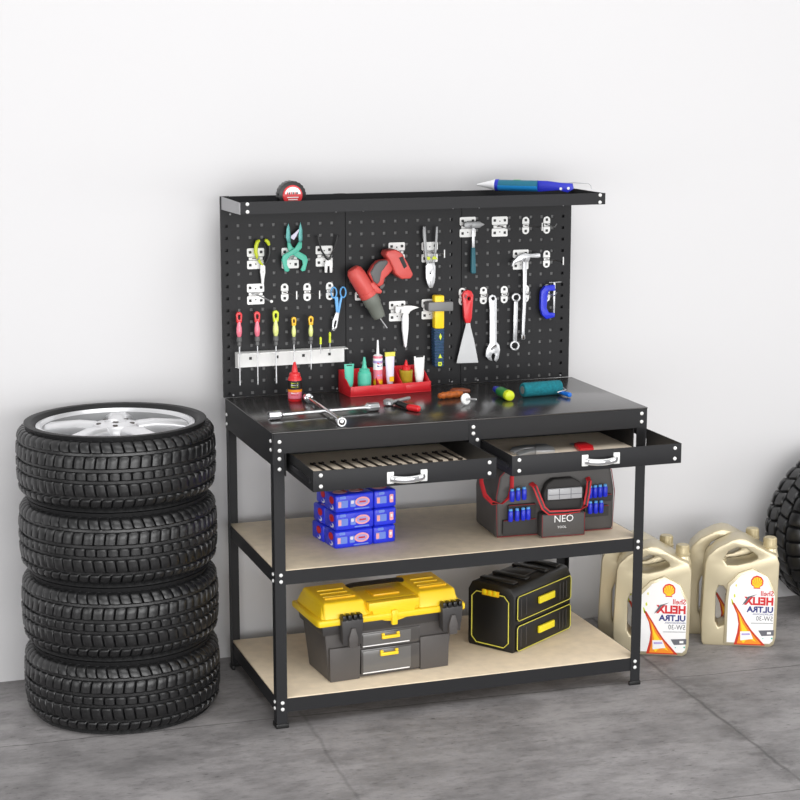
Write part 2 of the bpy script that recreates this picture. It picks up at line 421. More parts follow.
# top shelf: tray with upturned lips
SY = .331; ts = MB()
ZL = P; zf = 1.510
ts.box((-.004, SY, zf), (W+.001, SY+.002, ZL), 'black_metal').box((.0, SY+.002, zf), (W-.008, YB-.0005, zf+.002), 'black_metal')
ts.box((-.004, YB-.0025, zf+.002), (W-.008, YB-.0005, ZL), 'black_metal')
ts = ts.build('top_shelf', wb)
for x in (.017, W-.018):
    for z in (zf+.007, zf+.030): bolt(ts, (x, SY, z), (0, -1, 0))
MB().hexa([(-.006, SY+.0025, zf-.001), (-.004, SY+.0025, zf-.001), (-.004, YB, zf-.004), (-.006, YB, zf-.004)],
          [(-.006, SY+.0025, ZL-.002), (-.004, SY+.0025, ZL-.002), (-.004, YB, ZL), (-.006, YB, ZL)], 'zinc_lit_grey').build('shelf_bracket', wb)  # left bracket: pale grey paints in the light on its outer face
MB().box((W-.008, SY+.0025, zf), (W-.006, YB, ZL), 'black_metal').build('shelf_bracket', wb)

# ------------------------------------------------------------------ hooks on the board
def rrect(w_, h_, r, n=4):
    out = []
    for cx, cy, a0 in ((w_/2-r, h_/2-r, 0), (-w_/2+r, h_/2-r, 90), (-w_/2+r, -h_/2+r, 180), (w_/2-r, -h_/2+r, 270)):
        for i in range(n+1):
            a = math.radians(a0+90*i/n); out.append((cx+r*math.cos(a), cy+r*math.sin(a)))
    return out
def make_hook(wide, rod, loc, label):
    t = thing('peg_hook', label, 'hook', loc, 'white peg hooks on the pegboard'); b = MB()
    L = lambda x, z, y: Vector(loc)+Vector((x, y, z))
    w_, h_ = (.056, .027) if wide else (.0245, .023)
    for s in (1, -1):
        if wide: o = rrect(w_, h_, .004)
        else: o = [(x, z*s) for x, z in [(-.0122, -.0115)]+[(.0122*math.cos(a), .0122*math.sin(a)-.0005) for a in [PI-PI*i/10 for i in range(11)]]+[(.0122, -.0115)]]
        zc = s*(.0195 if wide else .0172)
        b.prism([L(x, z+zc, -.0025) for x, z in o], 'white_paint', (0, .0023, 0))
        for hx in ((-.018, .018) if wide else (0,)):
            b.prism([L(hx+x, zc+s*.001+z, -.0030) for x, z in rrect(.0085, .0085, .001)], 'black', (0, .0006, 0))
        if wide: b.prism([L(x, zc-s*.002+z, -.0030) for x, z in rrect(.004, .004, .001)], 'black', (0, .0006, 0))
    b.prism([L(x, z, -.0042) for x, z in rrect(w_*.80, .0085, .001)], 'white_paint', (0, .004, 0))
    b.prism([L(x, z+.0005, -.0048) for x, z in rrect(w_*.42, .003, .001)], 'dark_steel', (0, .0006, 0))
    b.build('plate', t)
    r = MB()
    if rod == 'long':
        r.tube([L(0, 0, -.003), L(.004, .003, -.10), L(.004, .006, -.128)], .0012, 'dark_steel', 6).tube([L(.004, -.006, -.13), L(.004, .020, -.13)], .002, 'white_paint', 6)
    elif rod == 'ball':
        r.tube([L(-.015, .004, -.003), L(0, 0, -.02), L(.01, -.004, -.16)], .0022, 'steel', 6).lathe(L(.01, -.009, -.16), (0, 0, 1), [(.0001, 0), (.004, .0015), (.005, .005), (.004, .0085), (.0001, .010)], 'white_paint', 10)
    elif rod == 'clip':
        r.tube([L(-.006, .004, -.004), L(0, 0, -.02), L(.004, -.002, -.06), L(.004, .010, -.075)], .0018, 'grey_steel', 6)
    elif rod == 'stub':
        r.tube([L(0, 0, -.004), L(0, .003, -.009)], .002, 'steel', 6)
    else:
        r.tube([L(0, 0, -.004), L(0, 0, -.036), L(0, .010, -.040)], .002, 'steel', 6)
    r.build('hook_rod', t)
    return t
HP = {}
hooks = [  # wide, rod, centre px, label
 (1, 'short', (255.5, 258.5), 'wide white peg hook behind the yellow handled pliers'),
 (1, 'ball', (255.5, 294), 'wide white peg hook with ball tip, empty, below the yellow pliers'),
 (1, 'short', (290, 258), 'wide white peg hook behind the teal pruning shears'),
 (1, 'clip', (324, 256), 'wide white peg hook behind the small black handled pliers'),
 (1, 'short', (396.5, 252.5), 'wide white peg hook above the battery of the red drill'),
 (1, 'stub', (363, 290), 'wide white peg hook mostly hidden behind the red drill body'),
 (1, 'short', (397, 311), 'wide white peg hook behind the all white claw hammer'),
 (1, 'short', (429.5, 309), 'wide white peg hook behind the yellow handled sledgehammer'),
 (1, 'long', (429.5, 252), 'wide white peg hook holding the grey wire strippers'),
 (1, 'short', (467.5, 227), 'wide white peg hook behind the small teal handled hammer'),
 (1, 'clip', (499.5, 226.5), 'wide white peg hook, empty, in the top row right of the small hammer'),
 (1, 'short', (520.5, 259.5), 'wide white peg hook behind the steel claw hammer head'),
 (0, 'long', (284.5, 292.5), 'narrow white peg hook, empty, under the teal pruning shears'),
 (0, 'long', (307, 292), 'narrow white peg hook, empty, left of the one holding the blue snips'),
 (0, 'short', (329.5, 291), 'narrow white peg hook holding the light blue snips'),
 (0, 'long', (525.5, 225.5), 'narrow white peg hook, empty, left one of the top right pair'),
 (0, 'clip', (546.5, 225), 'narrow white peg hook, empty, topmost in the right corner of the board'),
 (0, 'long', (546.3, 259), 'narrow white peg hook, empty, right of the steel claw hammer head'),
 (0, 'short', (462, 296.5), 'narrow white peg hook behind the red scraper handle'),
 (0, 'short', (483.2, 295.5), 'narrow white peg hook between red scraper and adjustable wrench'),
 (0, 'short', (504, 294.5), 'narrow white peg hook between adjustable wrench and ring spanner'),
 (0, 'short', (525.3, 293.5), 'narrow white peg hook behind the shaft of the claw hammer'),
 (0, 'clip', (546.5, 293), 'narrow white peg hook behind the blue clamp'),
]
for wide, rod, (u, v), lab in hooks: make_hook(wide, rod, at(u, v, YB), lab)

# ------------------------------------------------------------------ tools on the board
YT0, YT1 = .553, .566     # usual front and back depth of a hanging tool
def board_thing(name, label, cat, u, v, group=None): return thing(name, label, cat, at(u, v, YT1), group)
def pxpath(pts, y): return [at(u, v, y) for u, v in pts]
# pliers with lime handles
c = crop(240, 210, .125)
t = board_thing('pliers', 'slim pliers with lime yellow handles hanging jaws down at upper left of pegboard', 'pliers', 263, 284)
MB().tube(pxpath(c([(157, 242), (140, 252), (128, 290), (126, 340), (140, 385), (165, 425), (182, 442)]), .556), [.004, .0062, .0064, .006, .005, .004, .003], 'lime', 10).build('handle', t)
MB().tube(pxpath(c([(200, 242), (218, 250), (235, 290), (238, 340), (225, 390), (205, 425), (186, 442)]), .558), [.004, .0045, .004, .004, .0035, .0035, .003], 'black_plastic', 10).tube(pxpath(c([(198, 241), (212, 244), (224, 258), (233, 282)]), .5572), [.0045, .0062, .0062, .004], 'lime', 10).build('handle', t)
MB().tube(pxpath(c([(196, 262), (205, 300), (206, 350), (190, 420)]), .560), .0022, 'black', 6).build('spring', t)
MB().px(c([(165, 445), (175, 436), (190, 436), (202, 450), (203, 500), (194, 550), (192, 592), (175, 592), (172, 550), (164, 500)]), 'white_paint', .554, .563).px(circ(263, 272, .7, 8), 'black', .5535, .5545).build('jaws', t, bevel=.0012)
# teal pruning shears
t = board_thing('pruning_shears', 'teal pruning shears hanging with blades pointing up', 'shears', 295, 270)
MB().px(c([(388, 105), (373, 150), (368, 220), (380, 262), (392, 270), (405, 262), (404, 200), (399, 140)]), 'teal_blade', .556, .560).build('blade', t, bevel=.0008)
MB().px(c([(484, 95), (472, 150), (468, 220), (472, 262), (490, 266), (500, 240), (500, 160)]), 'teal_blade', .551, .555).build('blade', t, bevel=.0008)
MB().px(c([(380, 262), (404, 262), (420, 295), (470, 330), (530, 365), (545, 400), (535, 440), (525, 485), (500, 492), (485, 480), (505, 440), (500, 405), (440, 370), (385, 320)]), 'teal', .554, .562).build('handle', t, bevel=.002)
MB().px(c([(470, 258), (498, 258), (496, 305), (460, 340), (400, 372), (378, 400), (378, 440), (400, 480), (385, 495), (360, 492), (345, 440), (335, 400), (345, 360), (400, 330), (440, 305)]), 'teal', .546, .554).build('handle', t, bevel=.002)
MB().px(c([(440, 182), (470, 152), (474, 165), (455, 205), (432, 240), (408, 226), (410, 208)]), 'lavender', .552, .556).build('latch', t, bevel=.0008)
# small black pliers
t = board_thing('pliers', 'small pliers with thin black handles and pale open jaws at top of pegboard', 'pliers', 328, 272)
MB().tube(pxpath(c([(612, 215), (622, 205), (632, 260), (650, 320), (690, 385), (708, 400)]), .556), [.002, .0026, .003, .0034, .0034, .003], 'black_plastic', 8).build('handle', t)
MB().tube(pxpath(c([(790, 210), (780, 200), (765, 270), (745, 330), (720, 385), (708, 400)]), .560), [.002, .0026, .003, .0034, .0034, .003], 'black_plastic', 8).build('handle', t)
MB().px(c([(690, 398), (735, 398), (742, 440), (738, 502), (720, 502), (718, 450), (702, 450), (698, 502), (680, 502), (678, 440)]), 'white_paint', .555, .562).build('jaws', t, bevel=.0012)
# wire strippers
c = crop(395, 210, .1125)
t = board_thing('wire_strippers', 'grey wire strippers hanging jaws down on the middle panel', 'wire strippers', 430, 287)
MB().px(c([(249, 148), (274, 145), (279, 260), (288, 380), (300, 440), (312, 505), (285, 505), (270, 440), (258, 330)]), 'grey_steel', .552, .558).px(c([(246, 170), (254, 170), (258, 258), (250, 258)]), 'black', .551, .556).build('handle', t, bevel=.0012)
MB().px(c([(366, 148), (383, 145), (381, 230), (370, 380), (360, 450), (350, 505), (325, 505), (340, 440), (356, 330)]), 'grey_steel', .552, .558).build('handle', t, bevel=.0012)
MB().px(c([(275, 500), (292, 470), (350, 470), (360, 500), (358, 600), (352, 645), (334, 692), (306, 692), (286, 645), (276, 600)]), 'steel', .550, .560, [circ(395+.1125*316, 210+.1125*565, .8, 8)]).px(c([(314, 625), (319, 625), (319, 685), (314, 685)]), 'dark_steel', .5495, .5505).build('jaws', t, bevel=.0012)
MB().px(c([(282, 415), (312, 415), (316, 440), (290, 448)]), 'lime', .549, .553).px(c([(328, 440), (340, 412), (362, 412), (382, 440)]), 'lime', .549, .553).build('thumb_lock', t, bevel=.001)
# cordless drill
c = crop(340, 240, .1125)
t = board_thing('cordless_drill', 'red and grey cordless drill hanging upside down on the middle pegboard panel', 'drill', 385, 290)
yc = .530
p0, p1, p2 = at(*c([(122, 268)])[0], yc), at(*c([(262, 500)])[0], yc), at(*c([(352, 690)])[0], yc)
ax = (p1-p0); L0 = ax.length
MB().lathe(p0, ax, [(.006, -.009), (.019, -.006), (.026, .004), (.0285, .02), (.0292, L0*.6), (.0285, L0*.82), (.0298, L0*.83), (.0298, L0*.97), (.027, L0)], 'drill_red', 24).build('motor_body', t)
ax2 = (p2-p1); L1 = ax2.length
MB().lathe(p1, ax2, [(.027, -.004), (.028, .004), (.0275, L1*.35), (.0245, L1*.42), (.0225, L1*.8), (.0195, L1*.97), (.016, L1)], 'chuck_grey', 24, mats=None).build('chuck', t)
p3 = at(*c([(418, 783)])[0], yc); MB().cyl(p2, p3, .0022, 'steel', n=8).build('drill_bit', t)
MB().px(c([(255, 300), (300, 230), (345, 185), (425, 172), (470, 190), (490, 250), (440, 305), (398, 345), (392, 392), (350, 420), (300, 385)]), 'drill_red', yc-.016, yc+.016).build('grip', t, bevel=.006, seg=3)
MB().px(c([(268, 292), (312, 222), (350, 186), (422, 176), (432, 206), (372, 285), (358, 365), (335, 400), (300, 370)]), 'drill_grey', yc-.019, yc+.019).build('grip_pad', t, bevel=.005, seg=3)
MB().px(c([(352, 412), (396, 384), (404, 405), (380, 436), (358, 440)]), 'drill_grey', yc-.008, yc+.008).build('trigger', t, bevel=.003)
MB().px(c([(300, 375), (345, 420), (380, 455), (366, 480), (318, 476), (262, 390)]), 'drill_red', yc-.02, yc+.02).build('collar', t, bevel=.004)
MB().px(c([(406, 135), (422, 97), (500, 84), (556, 122), (602, 200), (654, 308), (632, 344), (550, 350), (492, 300), (470, 240), (440, 180)]), 'drill_red', yc-.028, yc+.03).build('battery', t, bevel=.005, seg=3); MB().px(c([(524, 158), (558, 146), (596, 234), (570, 254)]), 'black', yc-.0292, yc-.027).build('battery_slot', t)
# white claw hammer
c = crop(380, 290, .1125)
t = board_thing('claw_hammer', 'all white short claw hammer hanging below the red drill', 'hammer', 405, 330)
MB().px(c([(140, 150), (205, 148), (218, 143), (270, 140), (318, 146), (350, 156), (300, 172), (270, 190), (256, 214), (214, 214), (206, 204), (146, 206), (138, 190)]), 'white_paint', .546, .564).build('head', t, bevel=.003)
MB().px(c([(208, 208), (255, 208), (258, 260), (256, 350), (240, 500), (230, 518), (218, 500), (200, 350), (200, 260)]), 'nozzle', .549, .561).build('handle', t, bevel=.003)
# sledgehammer
t = board_thing('sledgehammer', 'small sledgehammer with grey head, yellow shaft and blue ribbed grip', 'hammer', 440, 365)
MB().px(c([(432, 118), (438, 112), (645, 104), (652, 112), (652, 180), (645, 187), (438, 192), (432, 184)]), 'sledge_grey', .520, .562).build('head', t, bevel=.004)
MB().px(c([(487, 50), (574, 48), (575, 100), (574, 345), (488, 347)]), 'yellow', .527, .556).build('handle', t, bevel=.005)
g = MB()
for k in range(13):   # ribbed grip
    a = 345+k*26; g.px(c([(482+k*.5, a), (574-k*.4, a), (572-k*.4, a+22), (483+k*.5, a+22)]), 'grip_navy', .525, .558)
g.px(c([(486, 347), (570, 347), (562, 684), (490, 684)]), 'teal_grip', .528, .556)
g.build('grip', t, bevel=.0018)
MB().px(c([(538, 385), (550, 415), (538, 446), (526, 415)]), 'lime', .5235, .526).px(c([(535, 568), (552, 605), (520, 605)]), 'lime', .5235, .526).px(c([(518, 640), (550, 640), (550, 675), (518, 675)]), 'lime', .5235, .526, [c([(528, 650), (528, 665), (540, 665), (540, 650)])]).build('grip_mark', t)
# light blue snips
c = crop(330, 290, .175)
t = board_thing('tin_snips', 'light blue handled snips hanging left of the red drill', 'snips', 334, 331)
lo1 = [at(330+.175*(40+x), 290+.175*(15+y), .556) for x, y in ((16*math.cos(a)-22+4, 20*math.sin(a)*1.5) for a in [2*PI*k/16 for k in range(16)])]
lo2 = [at(330+.175*(75+x), 290+.175*(13+y), .556) for x, y in ((16*math.cos(a), 20*math.sin(a)*1.5) for a in [2*PI*k/16 for k in range(16)])]
MB().tube(lo1, .0026, 'light_blue', 8, closed=True).px(c([(28, 40), (46, 40), (50, 125), (36, 128)]), 'light_blue', .553, .559).build('handle', t)
MB().tube(lo2, .0026, 'light_blue', 8, closed=True).px(c([(60, 42), (72, 36), (54, 130), (44, 128)]), 'light_blue', .551, .557).build('handle', t)
MB().px(c([(34, 128), (54, 128), (47, 175), (40, 215), (24, 236), (12, 228), (15, 180)]), 'steel', .552, .558, [c([(29, 175), (22, 205), (24, 222), (34, 205), (38, 175)])]).build('blades', t, bevel=.001)
# teal handled hammer
c = crop(450, 170, .2)
t = board_thing('ball_hammer', 'small steel hammer with teal grip at the top of the right panel', 'hammer', 474, 272)
MB().px(c([(72, 266), (82, 260), (150, 256), (157, 262), (176, 272), (157, 284), (150, 290), (84, 292), (72, 286)]), 'grey_steel', .548, .562).build('head', t, bevel=.0025)
MB().px(c([(112, 288), (124, 288), (125, 392), (111, 392)]), 'steel', .552, .559).build('shaft', t, bevel=.0015)
MB().px(c([(109, 388), (127, 388), (131, 512), (128, 518), (111, 518), (107, 512)]), 'teal_grip', .550, .561).build('grip', t, bevel=.003)
# steel claw hammer
t = board_thing('claw_hammer', 'steel claw hammer with long thin shaft on the right pegboard panel', 'hammer', 525, 335)
MB().px(c([(309, 484), (318, 455), (345, 428), (378, 414), (400, 420), (440, 416), (452, 418), (453, 436), (440, 440), (402, 438), (396, 458), (366, 462), (350, 454), (330, 466)]), 'steel', .546, .562).build('head', t, bevel=.0025)
MB().px(c([(366, 455), (386, 455), (383, 640), (374, 800), (374, 842), (360, 842), (360, 800), (366, 640)]), 'steel', .549, .559).px(c([(358, 824), (376, 824), (376, 848), (358, 848)]), 'dark_steel', .548, .560).build('shaft', t, bevel=.002)
# scraper
c = crop(440, 280, .2)
t = board_thing('paint_scraper', 'wide steel scraper with red handle hanging on the right panel', 'scraper', 467, 363)
MB().px(c([(113, 75), (122, 56), (140, 50), (158, 56), (168, 75), (160, 190), (152, 216), (130, 216), (122, 190)]), 'red', .548, .562, [circ(440+.2*146, 280+.2*94, 1.7, 10, 2)]).build('handle', t, bevel=.003)
MB().px(c([(131, 214), (151, 214), (154, 236), (170, 300), (191, 408), (190, 413), (85, 416), (84, 411), (110, 300), (127, 236)]), 'blade_steel', .554, .5565).build('blade', t)
# adjustable wrench
ring = circ(440+.2*265, 280+.2*93, 3.6, 16, 4)
t = board_thing('adjustable_wrench', 'steel adjustable wrench hanging jaw down right of the red scraper', 'wrench', 492, 361)
MB().px(c([(247, 92), (250, 80), (262, 73), (275, 77), (283, 92), (283, 310), (296, 325), (300, 350), (293, 392), (281, 410), (272, 400), (278, 378), (272, 366), (262, 368), (256, 384), (262, 404), (246, 400), (229, 382), (234, 348), (250, 315), (250, 150)]), 'steel', .552, .560, [circ(440+.2*266, 280+.2*93, 1.9, 10)[::-1]]).px(c([(256, 340), (280, 322), (284, 330), (260, 348)]), 'dark_steel', .5515, .5525).build('body', t, bevel=.0015)
MB().cyl(at(440+.2*256, 280+.2*347, .551), at(440+.2*282, 280+.2*332, .551), .0028, 'grey_steel', n=10).build('thumb_screw', t)
# ring spanner
t = MB()
for (u, v, r, ri) in ((382, 88, 21, 14), (375, 329, 23, 16)):
    q = crop(440, 280, .2)([(u, v)])[0]; t.px(circ(*q, r*.2, 18, r*.21), 'steel', .551, .560, [circ(*q, ri*.2, 12)])
t.px(c([(371, 107), (390, 107), (385, 308), (366, 308)]), 'steel', .553, .558)
tag(t.build('ring_spanner', bevel=.001), 'steel ring spanner with a ring at both ends hanging beside the hammer shaft', 'wrench')
# clamp
c = crop(450, 170, .2)
t = board_thing('clamp', 'blue C clamp hanging at right edge of pegboard', 'clamp', 548, 318)
MB().px(c([(455, 640), (458, 605), (478, 580), (526, 574), (528, 604), (494, 606), (488, 640), (484, 690), (496, 714), (526, 716), (524, 736), (482, 746), (462, 724), (454, 690)]), 'blue', .546, .562).build('frame', t, bevel=.003)
MB().px(c([(519, 562), (528, 562), (524, 722), (517, 722)]), 'steel', .551, .557).build('screw', t, bevel=.001)
MB().cyl(at(450+.2*495, 170+.2*563, .553), at(450+.2*556, 170+.2*560, .553), .0014, 'steel', n=8).build('tommy_bar', t)

# screwdriver rack
y0 = .541
t = thing('screwdriver_rack', 'long white metal screwdriver rack at lower left of pegboard', 'rack', at(290, 366, YB))
a, b_, c_, d = (at(u, v, .5735) for u, v in ((235, 352), (344, 346.5), (344, 362), (235, 367.5)))
x0, x1 = a.x, b_.x; zt, zb = (a.z+b_.z)/2, (c_.z+d.z)/2
sl = [239.5, 257.5, 276, 294, 311, 320.7, 330]
sxs = [at(u, 350, y0).x for u in sl]
r = MB()
holes = []
for k in range(4):
    hx = x0+.05+k*(x1-x0-.1)/3; hz = (zt+zb)/2+.003
    r.prism([(hx-.0045, .5706, hz-.0045), (hx+.0045, .5706, hz-.0045), (hx+.0045, .5706, hz+.0045), (hx-.0045, .5706, hz+.0045)], 'black', (0, .001, 0))
r.box((x0, .5715, zb), (x1, .5745, zt), 'white_paint')
out = [(x0, .573, zt-.0015), (x0, .530, zt-.0015)]
for sx_ in sxs:
    out += [(sx_-.005, .530, zt-.0015), (sx_-.005, .5415, zt-.0015), (sx_-.003, .545, zt-.0015), (sx_+.003, .545, zt-.0015), (sx_+.005, .5415, zt-.0015), (sx_+.005, .530, zt-.0015)]
out += [(x1, .530, zt-.0015), (x1, .573, zt-.0015)]
r.prism(out, 'white_paint', (0, 0, .002))
r.box((x0, .531, zb+.004), (x0+.0015, .5715, zt-.002), 'white_paint')
r.build('rack_body', t)
def screwdriver(u, vt, vb, cols, lab, big):
    p = at(u, vt, y0); q = at(u, vb, y0); L = p.z-q.z; x = sxs[sl.index(u)]
    hl = .078*big; o = Vector((x, y0, 0))
    t = thing('screwdriver', lab, 'screwdriver', (x, y0, q.z), 'screwdrivers in the white rack')
    zt_ = p.z
    h = MB()
    hoop = []
    s = hl/.078; wd = 1.22
    # looped butt end
    out_ = [(x+.0078*s*wd*math.cos(a), zt_-.010*s+.0105*s*math.sin(a)) for a in [PI*k/10 for k in range(11)]]+[(x-.0062*s*wd, zt_-.034*s), (x+.0062*s*wd, zt_-.034*s)]
    inn = [(x+.0038*s*wd*math.cos(a), zt_-.016*s+.009*s*math.sin(a)) for a in [2*PI*k/12 for k in range(12)]]
    h.prism([(a, y0-.005, b) for a, b in out_], cols[0], (0, .010, 0), [[(a, y0-.005, b) for a, b in inn]])
    h.build('butt_loop', t, bevel=.0018)
    MB().lathe((x, y0, zt_-.030*s), (0, 0, -1), [(.0058*s, 0), (.006*s, .008*s), (.0088*s, .022*s), (.0092*s, .034*s), (.007*s, .046*s), (.005*s, .05*s)], cols[1], 14).build('handle', t)
    MB().lathe((x, y0, zt_-.080*s), (0, 0, -1), [(.0045*s, -.001), (.0085*s, 0), (.0088*s, .013*s), (.006*s, .016*s), (.0068*s, .026*s), (.003, .030*s)], 'drill_grey', 12).build('collar', t)
    r_ = .0021*big
    MB().lathe((x, y0, zt_-.108*s), (0, 0, -1), [(r_, 0), (r_, L-.108*s-.006), (r_*1.3, L-.108*s-.003), (r_*.5, L-.108*s)], 'steel', 8).build('blade', t)
screwdriver(239.5, 312, 386, ('red', 'pink'), 'red screwdriver at the left end of the white rack', 1)
screwdriver(257.5, 311.5, 385, ('red', 'pink'), 'red screwdriver, second from left in the white rack', 1)
screwdriver(276, 310.5, 384, ('lime', 'pale_lime'), 'large yellow screwdriver in the middle of the white rack', 1.03)
screwdriver(294, 317, 372, ('amber', 'pale_lime'), 'yellow screwdriver directly above the red chalk bottle', .8)
screwdriver(311, 316, 370, ('amber', 'pale_lime'), 'yellow screwdriver, rightmost of the five full sized ones in the rack', .83)
for u, vt, vb, lab in ((320.7, 337, 344.5, 'shorter tiny yellow screwdriver in right half of the white rack'), (330, 332, 343, 'taller tiny yellow screwdriver at right end of the white rack')):
    p, q = at(u, vt, y0), at(u, vb, y0); x = sxs[sl.index(u)]; L = p.z-q.z
    t = thing('screwdriver', lab, 'screwdriver', (x, y0, q.z-.03), 'tiny screwdrivers in the white rack')
    MB().lathe((x, y0, q.z), (0, 0, 1), [(.002, 0), (.0042, .002), (.0036, L*.5), (.0042, L*.85), (.002, L)], 'lime', 10).build('handle', t)
    MB().cyl((x, y0, q.z), (x, y0, q.z-.03), .0014, 'steel', n=6).build('blade', t)

# ------------------------------------------------------------------ on the top shelf
p = at(291, 195.5, .44); R_ = .0445
p.z = zf+.002+R_
t = thing('tape_measure', 'round black and red tape measure standing on the top shelf', 'tape measure', (p.x, p.y, zf+.002))
th = MB(); pr_ = []
n = 44
o_ = [((R_ if k % 2 else R_-.002)*math.cos(2*PI*k/n), (R_ if k % 2 else R_-.002)*math.sin(2*PI*k/n)) for k in range(n)]
th.prism([(p.x+a, p.y-.018, p.z+b) for a, b in o_], 'black_plastic', (0, .036, 0)); th.build('case', t, bevel=.002)
F = lambda x, y, h: Vector((p.x+x, p.y-.018-h, p.z+y))
MB().lathe(F(0, 0, 0), (0, -1, 0), [(.0315, -.001), (.0315, .0015), (.030, .003), (.001, .003)], 'red', 32).build('face_ring', t)
fl = MB()
arc = [(.025*math.cos(a), .004+.022*math.sin(a)) for a in [PI*k/14 for k in range(15)]]
fl.prism([F(a, b, .0042) for a, b in arc], 'label_white', (0, .0012, 0))
for i in range(6): fl.prism([F(-.017+i*.006+a, .007+b, .0048) for a, b in rrect(.0042, .006, .001)], 'black' if i % 2 else 'label_red', (0, .0008, 0))
for z_, w_ in ((-.006, .036), (-.013, .03)): fl.prism([F(a, z_+b, .0042) for a, b in rrect(w_, .0028, .0008)], 'label_white', (0, .0012, 0))
fl.build('face_label', t)
# caulking gun lying across the lips of the tray
A = Vector((at(484, 185, .555).x, .555, P+.0)); B = Vector((at(578, 187, .36).x, .36, P))
dirv = (B-A).normalized(); sd = Vector((-dirv.y, dirv.x, 0)); zc_ = P+.0195
Q = lambda k, s=0, z=0: Vector((A.x, A.y, zc_))+dirv*k+sd*s+Vector((0, 0, z))
LG = (B-A).length
t = thing('caulking_gun', 'blue caulking gun with white nozzle lying on the top shelf', 'caulking gun', (Q(LG/2).x, Q(LG/2).y, P))
MB().lathe(Q(.042), -dirv, [(.0165, 0), (.0185, .006), (.016, .012), (.006, .05), (.0022, .066)], 'nozzle', 20).build('nozzle', t)
MB().lathe(Q(.040), dirv, [(.019, 0), (.0192, .010), (.017, .012)], 'deep_blue', 20).build('front_ring', t)
MB().lathe(Q(.05), dirv, [(.0175, 0), (.0175, LG*.42)], 'cartridge_teal', 20).build('cartridge', t)
g = MB(); n = 12
pts_ = []
for k in range(n+1):
    a = PI+PI*k/n; pts_.append((.0188*math.cos(a), .0188*math.sin(a)))
for k in range(n, -1, -1):
    a = PI+PI*k/n; pts_.append((.0174*math.cos(a), .0174*math.sin(a)))
g.prism([Q(.048, a, b) for a, b in pts_], 'cartridge_blue', dirv*(LG*.43)); g.build('cradle', t)
MB().prism([Q(.05+LG*.2+a*.012, 0, .0172+b*.0) + sd*b*.006 for a, b in ((-1, -1), (1, -.4), (.4, 1), (-.6, .6))], 'bright_green', (0, 0, .0012)).build('sticker', t)
e = .05+LG*.42
MB().prism([Q(e, 0, z)+dirv*k-sd*.006 for k, z in ((-.004, -.019), (-.004, .017), (.03, .0165), (.075, .012), (.115, .010), (.118, -.008), (.1, -.019), (.07, -.012), (.03, -.016))], 'deep_blue', sd*.012).build('handle', t, bevel=.003)
MB().cyl(Q(e+.078, -.008, -.007), Q(e+.078, .008, -.007), .0045, 'bolt', n=12).cyl(Q(e+.103, -.008, -.005), Q(e+.103, .008, -.005), .0045, 'bolt', n=12).build('pivot', t)
MB().tube([Q(e+.02, 0, .010), Q(e+.12, 0, .013), Q(e+.165, 0, .012), Q(e+.175, 0, .006), Q(e+.178, 0, -.006)], .0016, 'steel', 8).build('push_rod', t)

# ------------------------------------------------------------------ on the table top
ZT = H
# chalk bottle
p = atz(295, 400.5, ZT); k = .0036
t = thing('chalk_bottle', 'red squeeze bottle with pointed red cap standing on the table left side', 'bottle', p)
MB().lathe(p, (0, 0, 1), [(.0205, 0), (.022, .003), (.022, .07), (.018, .080), (.014, .083)], 'red', 24).build('body', t)
MB().lathe(p, (0, 0, 1), [(.0222, .008), (.0224, .009), (.0224, .030), (.0224, .038), (.0224, .064), (.0222, .066)], 'red', 24, mats=['black', 'pink', 'orange', 'black', 'black']).build('label', t)
lb = MB(); F = local((p.x, p.y, p.z), math.radians(-18))
for z_, w_, m_ in ((.058, .018, 'lime'), (.052, .020, 'label_white'), (.046, .022, 'lime'), (.026, .02, 'label_white'), (.020, .018, 'label_red')):
    lb.prism([F(.0231*math.sin(a), -.0231*math.cos(a), z_) for a in [-.5+.1*i for i in range(11)]]+[F(.0231*math.sin(a), -.0231*math.cos(a), z_+.003) for a in [.5-.1*i for i in range(11)]], m_, F(0, .001, 0)-F(0, 0, 0))
lb.build('label_print', t)
MB().lathe(p, (0, 0, 1), [(.017, .078), (.018, .084), (.016, .089), (.010, .092), (.0085, .105), (.004, .122), (.003, .124)], 'red', 20).build('cap', t)
# wheel wrench
t = thing('wheel_wrench', 'chrome cross shaped wheel wrench lying on the table top', 'wrench', atz(324, 413, ZT))
za = ZT+.0145
pa, pb = atz(268.5, 416, za), atz(378, 406.5, za); d = (pb-pa).normalized()
zb_ = za+.004
pc, pd = atz(307, 397, za), atz(342, 422, za); e = (pd-pc).normalized()
MB().cyl(pa, pb, .0058, 'chrome', n=12).cyl(pc+Vector((0, 0, .002)), pd+Vector((0, 0, .002)), .0058, 'chrome', n=12).build('cross_bar', t)
for q, dd in ((pa, d), (pb, -d), (pc, e), (pd, -e)):
    L = .045 if abs(dd.dot(d)) > .9 else .03
    MB().lathe(q, dd, [(.0095, .012), (.0095, .0), (.0138, 0), (.0142, .002), (.0142, L*.8), (.006, L)], 'chrome', 18, mats=['dark_steel', 'chrome', 'chrome', 'chrome', 'chrome']).build('socket', t)
# red parts bin
bo = atz(352.5, 397.5, ZT); ang = math.radians(3.5)
F = local((bo.x-.004, bo.y-.045, ZT), ang); BW, BD = .283, .105
